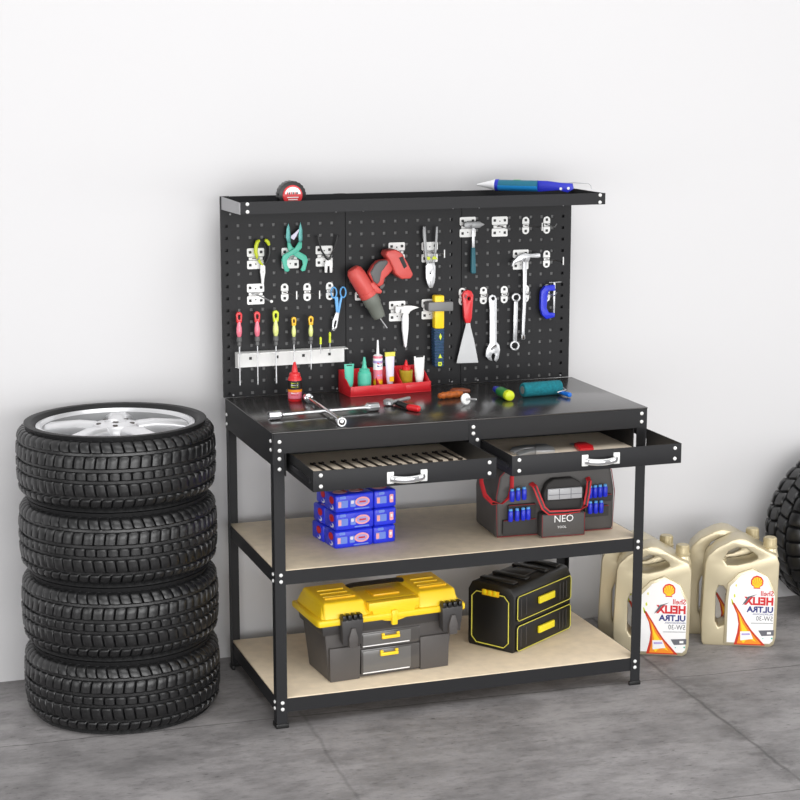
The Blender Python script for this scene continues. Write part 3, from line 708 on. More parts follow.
# keep the front lip where the bin stands on the table
F = local((atz(352.5, 397, ZT).x-.010, atz(352.5, 397, ZT).y-.006, ZT), ang)
t = thing('parts_bin', 'red open parts bin with three compartments on the table against the pegboard', 'bin', F(BW/2, BD/2, 0))
m = MB(); th_ = .003
m.box((0, 0, 0), (BW, BD, th_), 'bin_red', F).box((0, 0, th_), (BW, th_, .034), 'bin_red', F).box((0, BD-th_, th_), (BW, BD, .074), 'bin_red', F)
m.build('tray', t, bevel=.0008)
def wallp(x, nm):
    pr = [(0, th_), (BD-th_, th_), (BD-th_, .074), (BD*.72, .074), (BD*.1, .034), (0, .034)]
    MB().prism([F(x, y+.0, z) for y, z in pr], 'bin_red', F(th_, 0, 0)-F(0, 0, 0)).build(nm, t, bevel=.0008)
wallp(0, 'side_panel'); wallp(BW-th_, 'side_panel'); wallp(BW*.368, 'divider'); wallp(BW*.645, 'divider')
for x in (0.01, BW*.36, BW*.68):
    MB().box((x, -.0018, .008), (x+BW*.29, 0, .028), 'bin_red', F).build('label_holder', t, bevel=.0005)
def in_bin(u, y): # x for a pixel column at bin depth y
    q = at(u, 385, F(BW/2, y, 0).y); c0 = F(0, y, 0); return (q.x-c0.x)/math.cos(ang)
def tube_thing(name, label, cat, u, vt, w_, body, capm, taper, cap_down=True, extra=None):
    y = .045; x = in_bin(u, y); b = F(x, y, th_); zt_ = at(u, vt, b.y).z-ZT
    t = thing(name, label, cat, b)
    # a squeeze tube standing on its cap with the crimp up
    n = 16; vs = []; fs = []; hs = [(.022 if cap_down else .0, .55, .55), (.4*zt_, .8, .62), (.8*zt_, .95, .25), (zt_, 1.0, .08)]
    for z, a, b2 in hs:
        for k in range(n):
            q = 2*PI*k/n; vs.append(F(x+w_/2*a*math.cos(q), y+w_/2*b2*math.sin(q), max(z, th_+.001)))
    for i in range(3):
        for k in range(n): l = (k+1) % n; fs.append((i*n+k, i*n+l, (i+1)*n+l, (i+1)*n+k))
    fs += [tuple(range(n-1, -1, -1)), tuple(3*n+k for k in range(n))]
    MB().add(vs, fs, body).build('tube', t)
    if cap_down: MB().lathe(b, (0, 0, 1), [(w_*.22, 0), (w_*.24, .001), (w_*.20, .020)], capm, 14).build('cap', t)
    return t, x, y, zt_
tt, x, y, z_ = tube_thing('glue_tube', 'teal squeeze tube standing at left end of the red bin', 'tube', 348.5, 364, .034, 'teal', 'teal', 1)
MB().box((x-.009, y-.003, z_-.006), (x+.009, y-.0015, z_-.003), 'black', F).build('crimp_mark', tt)
# teal bottle
y = .05; x = in_bin(364, y); b = F(x, y, th_); zt_ = at(364, 357, b.y).z-b.z
t = thing('glue_bottle', 'teal glue bottle with pointed cap in the red bin', 'bottle', b)
MB().lathe(b, (0, 0, 1), [(.021, 0), (.0225, .003), (.0215, .02), (.0225, .05), (.021, zt_*.56), (.014, zt_*.62)], 'teal', 22).build('body', t)
MB().lathe(b, (0, 0, 1), [(.017, zt_*.60), (.0175, zt_*.66), (.009, zt_*.69), (.006, zt_*.8), (.0065, zt_*.83), (.003, zt_)], 'teal', 18).build('cap', t)
# cartridge
x = in_bin(377.7, y); b = F(x, y, th_); zt_ = at(377.7, 355.5, b.y).z-b.z; zn = at(377.7, 340, b.y).z-b.z
t = thing('sealant_cartridge', 'pink and white sealant cartridge with thin white nozzle in the red bin', 'cartridge', b)
MB().lathe(b, (0, 0, 1), [(.0155, 0), (.0155, zt_*.13), (.0155, zt_*.30), (.0155, zt_*.36), (.0155, zt_*.62), (.0155, zt_*.8), (.0155, zt_*.87), (.0155, zt_*.93), (.0155, zt_), (.010, zt_+.004)], 'white_paint', 20, mats=['red', 'amber', 'orange', 'pink', 'label_white', 'label_violet', 'label_white', 'pink', 'label_white']).build('body', t)
for k_, (z_, m_) in enumerate(((.18, 'red'), (.45, 'label_violet'), (.70, 'label_navy'), (.78, 'label_red'))):
    fr = MB().prism([F(x+.0160*math.sin(a), y-.0160*math.cos(a), th_+zt_*z_) for a in [-.45+.15*i for i in range(7)]]+[F(x+.0160*math.sin(a), y-.0160*math.cos(a), th_+zt_*(z_+.05)) for a in [.45-.15*i for i in range(7)]], m_, F(0, .001, 0)-F(0, 0, 0)); fr.build('label_stripe', t)
MB().lathe(b, (0, 0, 1), [(.006, zt_), (.005, zt_+.006), (.0028, zn)], 'nozzle', 12).build('nozzle', t)
# paste tube
tt, x, y, z_ = tube_thing('glue_tube', 'pale tube with yellow crimp and dark cap standing in the middle of the red bin', 'tube', 390, 352, .033, 'lavender', 'black_plastic', 1)
MB().box((x-.017, y-.0032, z_-.014), (x+.017, y+.0032, z_), 'line_yellow', F).build('crimp', tt)
MB().box((x-.006, y-.0125, .036), (x+.009, y-.0105, .052), 'amber', F).build('label', tt)
# gold bottle
y = .05; x = in_bin(406.5, y); b = F(x, y, th_); zt_ = at(406.5, 360, b.y).z-b.z
t = thing('glue_bottle', 'gold coloured bottle with red cap in the red bin', 'bottle', b)
MB().lathe(b, (0, 0, 1), [(.018, 0), (.0195, .003), (.0215, zt_*.58), (.0222, zt_*.60), (.0222, zt_*.66), (.019, zt_*.67)], 'gold', 24).build('body', t)
MB().lathe(b, (0, 0, 1), [(.014, zt_*.66), (.0145, zt_*.78), (.007, zt_*.84), (.0055, zt_*.9), (.002, zt_)], 'red', 18).build('cap', t)
tt, x, y, z_ = tube_thing('glue_tube', 'plain white tube standing at right end of the red bin', 'tube', 420, 356, .038, 'white_paint', 'white_paint', 1)
MB().box((x-.013, y-.0032, z_-.004), (x+.013, y+.0032, z_+.003), 'black', F).build('crimp_mark', tt)
# pipe cutter / ratchet with red grip
p = atz(400, 407, ZT)
t = thing('ratchet', 'small steel headed tool with black and red grip in front of the bin', 'hand tool', p)
zc_ = .011
h0, h1, h2, h3 = atz(389, 402, ZT+zc_), atz(397, 402.5, ZT+zc_), atz(408, 407, ZT+zc_), atz(419.5, 409, ZT+zc_)
MB().lathe(h0-Vector((0, 0, .009)), (0, 0, 1), [(.014, 0), (.018, .003), (.018, .014), (.012, .018)], 'steel', 20).build('head', t)
MB().cyl(atz(392, 402, ZT+.018), atz(409, 398, ZT+.012), .006, 'steel', n=10).build('jaw', t)
ax = (h2-h1); MB().lathe(h1-ax*.2, ax, [(.006, 0), (.0085, .005), (.009, ax.length*.6), (.010, ax.length*1.25)], 'black_plastic', 16).build('handle', t)
ax = (h3-h2); MB().lathe(h2, ax, [(.0085, 0), (.0105, .006), (.0108, ax.length*.75), (.009, ax.length*.95), (.004, ax.length*1.02)], 'red', 16).build('grip_end', t)
# brown handled roller tool
t = thing('seam_roller', 'brown wooden handled tool with round white wheel lying on the table', 'hand tool', atz(455, 400, ZT))
h0, h1 = atz(438.5, 396, ZT+.012), atz(462, 393.5, ZT+.012); ax = h1-h0; L = ax.length
MB().lathe(h0, ax, [(.006, 0), (.0095, .004), (.0085, .010), (.0115, .016), (.010, L*.3), (.012, L*.45), (.010, L*.62), (.012, L*.8), (.007, L)], 'brown', 18).build('handle', t)
h0, h1 = atz(450, 391, ZT+.012), atz(470, 391, ZT+.012); ax = h1-h0; L = ax.length
MB().lathe(h0, ax, [(.004, 0), (.010, .008), (.0105, L*.6), (.006, L)], 'brown_dark', 18).build('grip', t)
wc = atz(464.8, 399, ZT+.0195); wd = Vector((.35, -.92, .12)).normalized()
MB().lathe(wc, wd, [(.004, 0), (.017, 0), (.0185, .002), (.0185, .006), (.016, .009), (.004, .009)], 'white_paint', 24).build('wheel', t)
MB().lathe(wc, wd, [(.0045, .004), (.0045, .012), (.0035, .020), (.0035, .05), (.002, .054)], 'steel', 10).build('axle', t)
# stubby screwdriver
c0, c1 = atz(510, 396, ZT+.0175), atz(498, 390.5, ZT+.0165); ax = c1-c0; ax.z = 0; L = ax.length
t = thing('screwdriver', 'stubby screwdriver with yellow end cap and green handle lying on the table', 'screwdriver', atz(506, 402, ZT))
MB().lathe(c0, ax, [(.001, -.004), (.010, -.0035), (.0155, .0), (.0172, .006), (.0172, .018), (.0155, .020)], 'lime', 24).build('end_cap', t)
MB().lathe(c0, ax, [(.0155, .018), (.0165, .022), (.0155, L*.55), (.0165, L*.75), (.013, L*.9)], 'green', 20).build('handle', t)
MB().lathe(c0, ax, [(.0125, L*.86), (.013, L*.95), (.009, L*1.25), (.004, L*1.3)], 'deep_blue', 16).build('collar', t)
# paint roller
c0, c1 = atz(522.5, 390, ZT+.0235), atz(560, 387, ZT+.0235); ax = c1-c0; L = ax.length
t = thing('paint_roller', 'teal paint roller with blue handle lying on the table right side', 'paint roller', atz(540, 396, ZT))
MB().lathe(c0, ax, [(.012, 0), (.021, 0), (.0232, .004), (.0232, L-.004), (.021, L), (.008, L)], 'teal_fleece', 28).build('roller_sleeve', t)
MB().lathe(c0, ax, [(.001, -.001), (.0125, -.001), (.0125, .004), (.001, .004)], 'grey_steel', 16).build('end_cap', t)
q = atz(556, 391, ZT+.012)
MB().tube([c1-ax*.02, c1+ax*.05, c1+ax*.07+Vector((0, -.025, -.006)), atz(560, 391.5, ZT+.015), atz(557.5, 392.5, ZT+.012)], .0022, 'steel', 8).build('wire_frame', t)
h0, h1 = atz(556.5, 391.2, ZT+.010), atz(570, 395, ZT+.009); ax = h1-h0
MB().lathe(h0, ax, [(.005, 0), (.0065, .008), (.006, ax.length*.5), (.0082, ax.length*.85), (.0075, ax.length), (.003, ax.length+.002)], 'handle_blue', 14).build('handle', t)

# ------------------------------------------------------------------ in the drawers
ords = ['first', 'second', 'third', 'fourth', 'fifth', 'sixth', 'seventh', 'eighth', 'ninth', 'tenth', 'eleventh', 'twelfth', 'thirteenth', 'fourteenth']
ZD = .783
def make_wrench():
    t = thing('wrench', '', 'wrench', (0, 0, 0), 'dark wrenches laid in a row in the left drawer')
    o = []
    for k in range(13):
        a = math.radians(125-k*250/12); o.append((.0075*math.sin(a+PI)*-1, .0075*math.cos(a)))
    # open end
    pts = [(-.0035, -.012), (-.0075, -.004), (-.0088, .003), (-.006, .010), (-.0032, .0085), (-.0035, .002), (0, -.001), (.0035, .002), (.0032, .0085), (.006, .010), (.0088, .003), (.0075, -.004), (.0035, -.012)]
    MB().prism([(x, y, 0) for x, y in pts], 'dark_steel', (0, 0, .005)).build('open_end', t, bevel=.0006)
    MB().prism([(-.0032, -.105, .001), (.0032, -.105, .001), (.0032, -.010, .001), (-.0032, -.010, .001)], 'dark_steel', (0, 0, .003)).build('shank', t, bevel=.0005)
    MB().prism([(.0075*math.cos(a), -.111+.0075*math.sin(a), 0) for a in [2*PI*k/14 for k in range(14)]], 'dark_steel', (0, 0, .005), [[(.0045*math.cos(a), -.111+.0045*math.sin(a), 0) for a in [2*PI*k/10 for k in range(10)]]]).build('ring_end', t, bevel=.0006)
    return t
us = [313, 321.5, 333, 344, 355, 365, 375, 385, 395, 405, 415, 425, 435, 444.5]
w0 = make_wrench()
for k, u in enumerate(us):
    vv = 464.6-(u-313)*.094
    q = atz(u, vv, ZD)
    lab = ('%s dark wrench from the left in the row inside the left drawer' % ords[k])
    if k == 13: lab = 'dark wrench at the right end of the row inside the left drawer'
    if k == 0: lab = 'dark wrench at the left end of the row inside the left drawer'
    o = w0 if k == 0 else dup(w0, q)
    o.location = q; o.rotation_euler = (0, 0, math.radians(5)); o['label'] = lab
# silver spanner set in the right drawer
t = thing('locking_pliers', 'silver pliers lying in the right drawer behind the front', 'pliers', atz(532, 448, ZD))
z0 = ZD
m = MB(); P2 = lambda u, v, z: atz(u, v, z)
m.prism([P2(u, v, z0+.012) for u, v in ((510, 450), (512, 447), (524, 444.5), (536, 444.3), (536, 447), (524, 448), (514, 452))], 'steel', (0, 0, -.010)); m.build('handle', t, bevel=.002)
MB().prism([P2(u, v, z0+.014) for u, v in ((516, 452.5), (528, 448.5), (540, 447.5), (540, 450), (530, 451.5), (519, 455))], 'grey_steel', (0, 0, -.012)).build('handle', t, bevel=.002)
MB().prism([P2(u, v, z0+.015) for u, v in ((535, 443.5), (546, 443.5), (554, 447), (555, 450), (546, 450.5), (536, 450.5))], 'steel', (0, 0, -.014)).build('jaws', t, bevel=.002)
t = thing('utility_knife', 'red utility knife in the right front of the right drawer', 'knife', atz(583, 445, ZD))
MB().prism([P2(u, v, ZD+.014) for u, v in ((574, 443), (578, 441.5), (586, 441.5), (593, 445), (594, 448), (580, 448.5))], 'red', (0, 0, -.013)).build('body', t, bevel=.003)
MB().prism([P2(u, v, ZD+.007) for u, v in ((575, 443), (571, 442.6), (569, 444), (577, 446))], 'steel', (0, 0, -.0012)).build('blade', t)

# ------------------------------------------------------------------ blue packs on the middle shelf
ZS1, ZS2 = Z1+.002, Z2+.002
PA = math.radians(7.5)
FP = local(atz(336, 549.5, ZS1), PA)
PH = .056
def make_pack(wd, dp):
    t = thing('snack_pack', '', 'pack', (0, 0, 0), 'blue packs stacked on the middle shelf')
    MB().box((0, 0, 0), (wd, dp, PH), 'pack_blue').build('body', t, bevel=.007, seg=3)
    f = MB(); Fp = lambda x, z, h: Vector((x, -.0006-h, z))
    def patch(o, m, h=.0006): f.prism([Fp(a, b, h) for a, b in o], m, (0, h+.0004, 0))
    def rr(cx, cz, w_, h_, r): return [(cx+a, cz+b) for a, b in rrect(w_, h_, r)]
    def ov(cx, cz, a_, b_): return [(cx+a_*math.cos(q), cz+b_*math.sin(q)) for q in [2*PI*k/20 for k in range(20)]]
    patch(rr(.024, .026, .034, .022, .002), 'pack_light'); patch(rr(.013, .026, .010, .018, .002), 'pack_pink', .0012); patch(rr(.024, .047, .020, .009, .003), 'pack_light')
    if wd > .09:
        patch(rr(.058, .026, .018, .022, .003), 'pack_light'); patch(rr(.056, .030, .010, .010, .003), 'pack_white', .0011)
        patch(ov(.090, .029, .025, .015), 'pack_pink', .0009); patch(ov(.090, .029, .019, .010), 'label_violet', .0014); patch(rr(.090, .029, .022, .005, .001), 'label_red', .0019)
        patch(rr(.088, .008, .05, .004, .001), 'pack_light')
    else:
        patch(rr(.058, .028, .013, .026, .003), 'pack_pink', .0009); patch(rr(.058, .030, .007, .010, .002), 'label_white', .0013)
    f.build('front_print', t)
    e = MB(); Fl = lambda y, z, h: Vector((-.0006-h, y, z))
    e.prism([Fl(.030+a, .036+b, .0006) for a, b in ov(0, 0, .016, .012)], 'label_red', (.001, 0, 0)).prism([Fl(.028+a, .014+b, .0006) for a, b in ov(0, 0, .012, .007)], 'label_white', (.001, 0, 0)).prism([Fl(.031+a, .016+b, .001) for a, b in ov(0, 0, .008, .005)], 'pack_blue', (.001, 0, 0)).build('end_print', t)
    g = MB()
    for cx in ([.03, .085] if wd > .09 else [.033]):
        g.prism([(cx+a, dp*.45+b, PH+.0004) for a, b in ov(0, 0, .022, .02)], 'pack_pink', (0, 0, .0005)).prism([(cx+.018+a, dp*.5+b, PH+.0006) for a, b in rrect(.012, .03, .003)], 'label_red', (0, 0, .0006))
    g.build('top_print', t)
    return t
A1, B1 = make_pack(.130, .085), make_pack(.076, .085)
rowsn = ['bottom', 'middle', 'top']; first = {0: True, 1: True}
for lv in range(3):
    for dy in range(2):
        for cx_, (pr0, x0) in enumerate(((A1, 0), (B1, .1315))):
            back = dy == 1
            loc = FP(x0+((-.002, 0, .010)[lv] if back else 0)-(.003 if lv == 0 else 0), dy*.088, lv*(PH+.0008))
            lab = '%s blue pack of the %s %s column on the middle shelf' % ({0: 'lowest', 1: 'second from bottom', 2: 'topmost'}[lv], 'rear' if back else 'front', 'left wide' if cx_ == 0 else 'right narrow')
            if first[cx_]: o = pr0; first[cx_] = False; o.location = loc
            else: o = dup(pr0, loc)
            o.rotation_euler = (0, 0, PA); o['label'] = lab

# ------------------------------------------------------------------ tool bag
bo = atz(496, 538.5, ZS1); ba = math.radians(-2.9); F = local(bo, ba); BWd, BDp, BH = .397, .205, .235
t = thing('tool_bag', 'dark grey fabric tool bag with red piping on the middle shelf', 'bag', F(BWd/2, BDp/2, 0))
def bprof(x, grow=0):
    pr = [(0, 0), (BDp, 0), (BDp, BH*.62), (BDp*.9, BH*.88), (BDp*.68, BH), (BDp*.32, BH), (BDp*.10, BH*.88), (0, BH*.62)]
    return [F(x, y, z) for y, z in pr]
def rbag(y, shrink=0):
    pr = [(0, 0), (BWd, 0), (BWd+.002, BH*.55), (BWd-.010, BH*.85), (BWd-.045, BH), (.045, BH), (.010, BH*.85), (-.002, BH*.55)]
    return pr
m = MB()
front = rbag(0); mids = []
# body lofted front to back
prof = [(0, 1, 0), (.004, 1, 0), (BDp-.004, 1, 0), (BDp, 1, 0)]
n = len(front); vs = []; fs = []
for y, s, dz in ((0, 1, 0), (BDp*.3, 1, .012), (BDp*.7, 1, .012), (BDp, 1, 0)):
    for x, z in front: vs.append(F(x, y, z+(dz if z > .1 else 0)))
for i in range(3):
    for k in range(n): l = (k+1) % n; fs.append((i*n+k, i*n+l, (i+1)*n+l, (i+1)*n+k))
fs += [tuple(range(n-1, -1, -1)), tuple(3*n+k for k in range(n))]
m.add(vs, fs, 'bag_grey').build('body', t, bevel=.012, seg=3)
pp = MB()
pl = [(.004, .004), (BWd-.004, .004), (BWd+.001, BH*.55), (BWd-.011, BH*.84), (BWd-.045, BH-.004), (.045, BH-.004), (.011, BH*.84), (-.001, BH*.55)]
pp.tube([F(x, -.0005, z) for x, z in pl],   .0014, 'piping', 6, closed=True)
pp.build('piping', t)
# centre pocket
cx0, cx1 = .137, .283
m = MB().box((cx0, -.042, .001), (cx1, -.0005, .078), 'bag_grey', F); cp = m.build('centre_pocket', t, bevel=.006, seg=3)
MB().tube([F(x, -.041, z) for x, z in ((cx0+.002, .076), (cx0+.002, .004), (cx1-.002, .004), (cx1-.002, .076))], .0013, 'piping', 6).build('pocket_piping', cp)
TF = lambda x, y, h: F((cx0+cx1)/2+x, -.0425-h, y)
MB().text('NEO', lambda x, y, h: TF(x, y+.050, h),   .032, 'label_white', bold=0, align='CENTER').text('TOOL', lambda x, y, h: TF(x-.006, y+.030, h),   .011, 'label_white', align='CENTER').prism([TF(-.028, .012, .0006), TF(.022, .012, .0006), TF(.022, .0128, .0006), TF(-.028, .0128, .0006)], 'label_grey', F(0, .0006, 0)-F(0, 0, 0)).build('pocket_print', cp)
# upper pouch with clear organiser box behind
MB().box((.150, -.024, .078), (.278, -.0005, .120), 'bag_dark', F).build('upper_pouch', t, bevel=.008, seg=3)
MB().prism([F(x, -.030, z) for x, z in ((.150, .116), (.278, .116), (.284, .140), (.270, .172), (.245, .186), (.18, .186), (.158, .172), (.146, .140))], 'bag_dark', F(0, .030, 0)-F(0, 0, 0)).build('flap', t, bevel=.006, seg=3)
bx = MB().box((.157, -.040, .122), (.272, -.0305, .158), 'bag_window', F)
tb = bx.build('organiser_box', bevel=.003); tag(tb, 'small clear grey compartment box in the front pouch of the tool bag', 'box')
g = MB()
for x in (.195, .234): g.box((x-.0008, -.0408, .124), (x+.0008, -.0402, .156), 'label_grey', F)
g.box((.159, -.0408, .137), (.270, -.0402, .1385), 'label_grey', F)
o = g.build('box_grid'); o.parent = tb; o.location = Vector(ORG[o.name])-Vector(ORG[tb.name])
# pockets for the small bottles
for x0, x1, z0, z1 in ((.035, .128, .060, .108), (.018, .130, .012, .060), (.292, .385, .098, .122), (.292, .375, .050, .086)):
    q = MB().box((x0, -.014, z0), (x1, -.0005, z1), 'bag_dark', F).build('side_pocket', t, bevel=.004)
    MB().tube([F(x0+.002, -.0148, z1-.001), F(x1-.002, -.0148, z1-.001)], .0011, 'piping', 6).build('pocket_piping', q)
# straps: red webbing with a black centre stripe
def strap(pts, side):
    s_ = MB().tube(pts, .005, 'strap_red', 10, flat=(.016, .004, side)).build('strap', t)
    off = Vector((F(0, -.0014, 0)-F(0, 0, 0)))
    MB().tube([Vector(q)+off for q in pts], .005, 'black_plastic', 8, flat=(.0075, .0022, side)).build('strap_stripe', s_)
strap([F(.113, -.004, .172), F(.118, -.026, .166), F(.128, -.036, .135), F(.140, -.047, .100), F(.158, -.050, .084), F(.21, -.050, .082), F(.262, -.050, .084), F(.281, -.047, .100), F(.293, -.036, .140), F(.300, -.026, .172), F(.303, -.004, .178)], (.9, -.1, .35))
strap([F(-.028+.004, .08, .205), F(-.030, .06, .17), F(-.028, .03, .135), F(-.016, -.008, .118), F(.012, -.022, .118), F(.035, -.02, .135), F(.045, -.015, .165), F(.048, -.008, .20)], (.5, -.8, .2))
# blue screw bottles
def make_vial():
    v = thing('blue_vial', '', 'vial', (0, 0, 0), 'small blue vials in the bag pockets')
    MB().lathe((0, 0, 0), (0, 0, 1), [(.006, 0), (.0078, .003), (.008, .030), (.006, .034)], 'blue', 14).build('body', v)
    MB().lathe((0, 0, 0), (0, 0, 1), [(.0058, .033), (.006, .035), (.006, .039), (.004, .041)], 'light_blue', 12).build('cap', v)
    return v
v0 = None
vsets = [('upper left', [(512, 495), (518, 494), (524, 493)]), ('lower left', [(510.5, 515), (517, 514.3), (523, 513.6), (528, 513)]), ('upper right', [(590, 491.5), (595, 491), (600, 490.5), (605, 490)]), ('lower right', [(590, 507), (595.6, 506.6), (601, 506.2)])]
vn = {3: ['left', 'middle', 'right'], 4: ['leftmost', 'second', 'third', 'rightmost']}
for nm, ps in vsets:
    for k, (u, v) in enumerate(ps):
        q = at(u, v+6.5, F(.2, -.025, 0).y+ (.0 if u < 550 else -.004)); fq = q
        lab = '%s blue vial in the %s pocket of the tool bag' % (vn[len(ps)][k], nm)
        if v0 is None: v0 = make_vial(); o = v0
        else: o = dup(v0, q)
        o.location = q; o['label'] = lab

# ------------------------------------------------------------------ yellow toolbox
bo = atz(329, 682, ZS2); F = local(bo, math.radians(4.5)); TW, TD = .398, .175; UP = .034
t = thing('toolbox', 'grey plastic toolbox with yellow lid on the bottom shelf', 'toolbox', F(TW/2, TD/2, 0))
m = MB(); e = .020; bz = .186
m.hexa([F(0, 0, 0), F(TW, 0, 0), F(TW, TD, 0), F(0, TD, 0)], [F(-e, -.012, bz), F(TW+e, -.012, bz), F(TW+e, TD+.012, bz), F(-e, TD+.012, bz)], 'grey_plastic')
body = m.build('body', t, bevel=.006)
MB().hexa([F(-e-.004, -.016, bz-.034), F(TW+e+.004, -.016, bz-.034), F(TW+e+.004, TD+.016, bz-.034), F(-e-.004, TD+.016, bz-.034)], [F(-e-.010, -.020, bz), F(TW+e+.010, -.020, bz), F(TW+e+.010, TD+.02, bz), F(-e-.010, TD+.02, bz)], 'dark_plastic').build('collar', t, bevel=.004)
# corner posts beside the drawers
for x0, x1 in ((0.0, .098), (.302, TW)):
    MB().hexa([F(x0, -.012, .001), F(x1, -.012, .001), F(x1, 0, .001), F(x0, 0, .001)], [F(x0-.004, -.019, .110), F(x1, -.019, .110), F(x1, 0, .110), F(x0-.004, 0, .110)], 'grey_plastic').build('front_pillar', t, bevel=.003)
for z0, z1, hz, hx in ((.012, .092, .072, .192), (.098, .146, .126, .197)):
    d_ = MB().box((.102, -.014, z0), (.298, .02, z1), 'clear_dark', F).box((.106, -.0165, z0+.004), (.268, -.014, z1-.004), 'clear_grey', F).build('small_drawer', t, bevel=.002)
    MB().box((hx-.030, -.026, hz-.004), (hx+.030, -.0165, hz+.006), 'yellow', F).box((hx-.030, -.024, hz+.006), (hx-.020, -.0165, hz+.014), 'yellow', F).box((hx+.020, -.024, hz+.006), (hx+.030, -.0165, hz+.014), 'yellow', F).build('drawer_pull', d_, bevel=.002)
    MB().box((.106, -.0175, z0+.004), (.262, -.0165, z0+.007), 'label_white', F).build('drawer_rib', d_)
# lid
lz = bz+.001
lid = MB()
o_ = [(-.045, -.038), (TW+.045, -.038), (TW+.05, -.02), (TW+.045, TD+.03), (-.045, TD+.03), (-.05, -.02)]
lid.prism([F(x, y, lz) for x, y in o_], 'yellow', (0, 0, .022))
L1, L2 = lz+.020, lz+.058
lid.hexa([F(-.034, -.026, L1), F(TW+.034, -.026, L1), F(TW+.034, TD+.02, L1), F(-.034, TD+.02, L1)], [F(-.022, .000, L2), F(TW+.022, .000, L2), F(TW+.022, TD+.004, L2), F(-.022, TD+.004, L2)], 'yellow')
lo = lid.build('lid', t, bevel=.006, seg=3)
for x0, x1 in ((-.026, .118), (.288, TW+.026)):
    b = MB().hexa([F(x0, -.030, L1-.002), F(x1, -.030, L1-.002), F(x1, TD, L2), F(x0, TD, L2)], [F(x0+.006, -.012, L2+.010), F(x1-.006, -.012, L2+.010), F(x1-.006, TD-.012, L2+.016), F(x0+.006, TD-.012, L2+.016)], 'yellow')
    q = b.build('lid_compartment', lo, bevel=.007, seg=3)
    r_ = MB()
    for k in range(3): r_.box((x0+.020+k*.004, .03+k*.035, L2+.013), (x1-.030, .036+k*.035, L2+.0175), 'yellow', F)
    r_.build('lid_rib', q, bevel=.002)
    MB().box((x0+.022, .018, L2+.010), (x1-.022, .022, L2+.0165), 'amber', F).build('seam', q)
arc = [(.203+.072*math.cos(a), .0-.050+.062+.055*math.sin(a)) for a in [PI+PI*k/14 for k in range(15)]]
MB().prism([F(x, -.034, L1+.012+(z-.012)*.7) for x, z in [(.12, .012), *[(x_, z_) for x_, z_ in arc], (.286, .012), (.286, .048), (.12, .048)]], 'yellow', F(0, .03, 0)-F(0, 0, 0)).build('lid_front_panel', lo, bevel=.003)
MB().box((.160, .030, L2-.002), (.250, .100, L2+.006), 'amber', F).build('recess', lo, bevel=.004)
MB().box((.192, -.044, lz-.018), (.212, -.030, lz+.030), 'yellow', F).build('lid_tab', lo, bevel=.004)
MB().tube([F(.105, .12, L2+.004), F(.11, .12, L2+.013), F(.13, .12, L2+.016), F(.275, .12, L2+.016), F(.295, .12, L2+.013), F(.30, .12, L2+.004)], .009, 'black_plastic', 10, flat=(.03, .013, (0, 1, 0))).build('carry_handle', t)
for cx_ in (.058, .392):
    lt = MB().hexa([F(cx_-.030, -.050, .124), F(cx_+.030, -.050, .124), F(cx_+.030, -.018, .134), F(cx_-.030, -.018, .134)], [F(cx_-.036, -.056, lz+.020), F(cx_+.036, -.056, lz+.020), F(cx_+.036, -.030, lz+.030), F(cx_-.036, -.030, lz+.030)], 'dark_plastic').build('latch', t, bevel=.004)
    tg = [(cx_-.013, .120), (cx_+.013, .120), (cx_+.015, .150), (cx_+.006, .182), (cx_-.006, .182), (cx_-.015, .150)]
    MB().prism([F(x, -.062, z) for x, z in tg], 'grey_plastic', F(0, .012, 0)-F(0, 0, 0)).box((cx_-.012, -.0635, .138), (cx_+.012, -.060, .141), 'black', F).build('latch_tongue', lt, bevel=.002)
    b = MB()
    for k in range(4): b.box((cx_-.034+k*.018, -.058, lz+.018), (cx_-.022+k*.018, -.030, lz+.036), 'black_plastic', F)
    b.build('hinge', lt, bevel=.003)

# ------------------------------------------------------------------ black toolbox with yellow trim
bo = atz(513.5, 654, ZS2); ba = math.radians(33.5); F = local(bo, ba); TW, TD, TH = .338, .180, .218
t = thing('drawer_toolbox', 'black two drawer toolbox with thin yellow outlines on the bottom shelf', 'toolbox', F(TW/2, TD/2, 0))
m = MB().prism([F(0.0, y, z) for y, z in ((.004, 0), (TD-.004, 0), (TD, .01), (TD, TH-.03), (TD-.014, TH-.004), (TD-.03, TH), (.03, TH), (.014, TH-.004), (0, TH-.03), (0, .01))], 'ink', F(TW, 0, 0)-F(0, 0, 0)).build('body', t, bevel=.004)
b = MB()
for x in (.03, .10, .215, .285): b.box((x, .024, TH-.001), (x+.026, TD-.024, TH+.007), 'ink', F)
b.box((.13, .05, TH), (.21, TD-.05, TH+.004), 'ink', F).build('lid_rib', m, bevel=.003)
def oct_loop(x0, x1, z0, z1, c): return [(x0, z0+c), (x0+c, z0), (x1-c, z0), (x1, z0+c), (x1, z1-c), (x1-c, z1), (x0+c, z1), (x0, z1-c)]
for z0, z1 in ((.005, .088), (.106, .187)):
    dd = MB().box((.012, -.006, z0), (TW-.008, .0, z1), 'ink', F).build('drawer', t, bevel=.002)
    lp = oct_loop(.012, TW-.008, z0, z1, .008)
    MB().tube([F(x, -.0062, z) for x, z in lp], .0015, 'line_yellow', 6, closed=True).build('trim', dd)
    zc = (z0+z1)/2+.004
    MB().box((.128, -.016, zc-.012), (.220, -.0065, zc+.012), 'lemon', F).build('drawer_pull', dd, bevel=.003)
    b = MB()
    for x in (.03, .06, .26, .28, .30): b.box((x, -.0072, z0+.012), (x+.004, -.006, z1-.012), 'dark_plastic', F)
    b.build('drawer_rib', dd)
G = lambda y, z, h: F(-h, y, z)
ep = MB().prism([G(a, b_, .004) for a, b_ in oct_loop(.018, TD-.018, .014, .186, .018)], 'black', F(.004, 0, 0)-F(0, 0, 0)).build('end_panel', t, bevel=.0015)
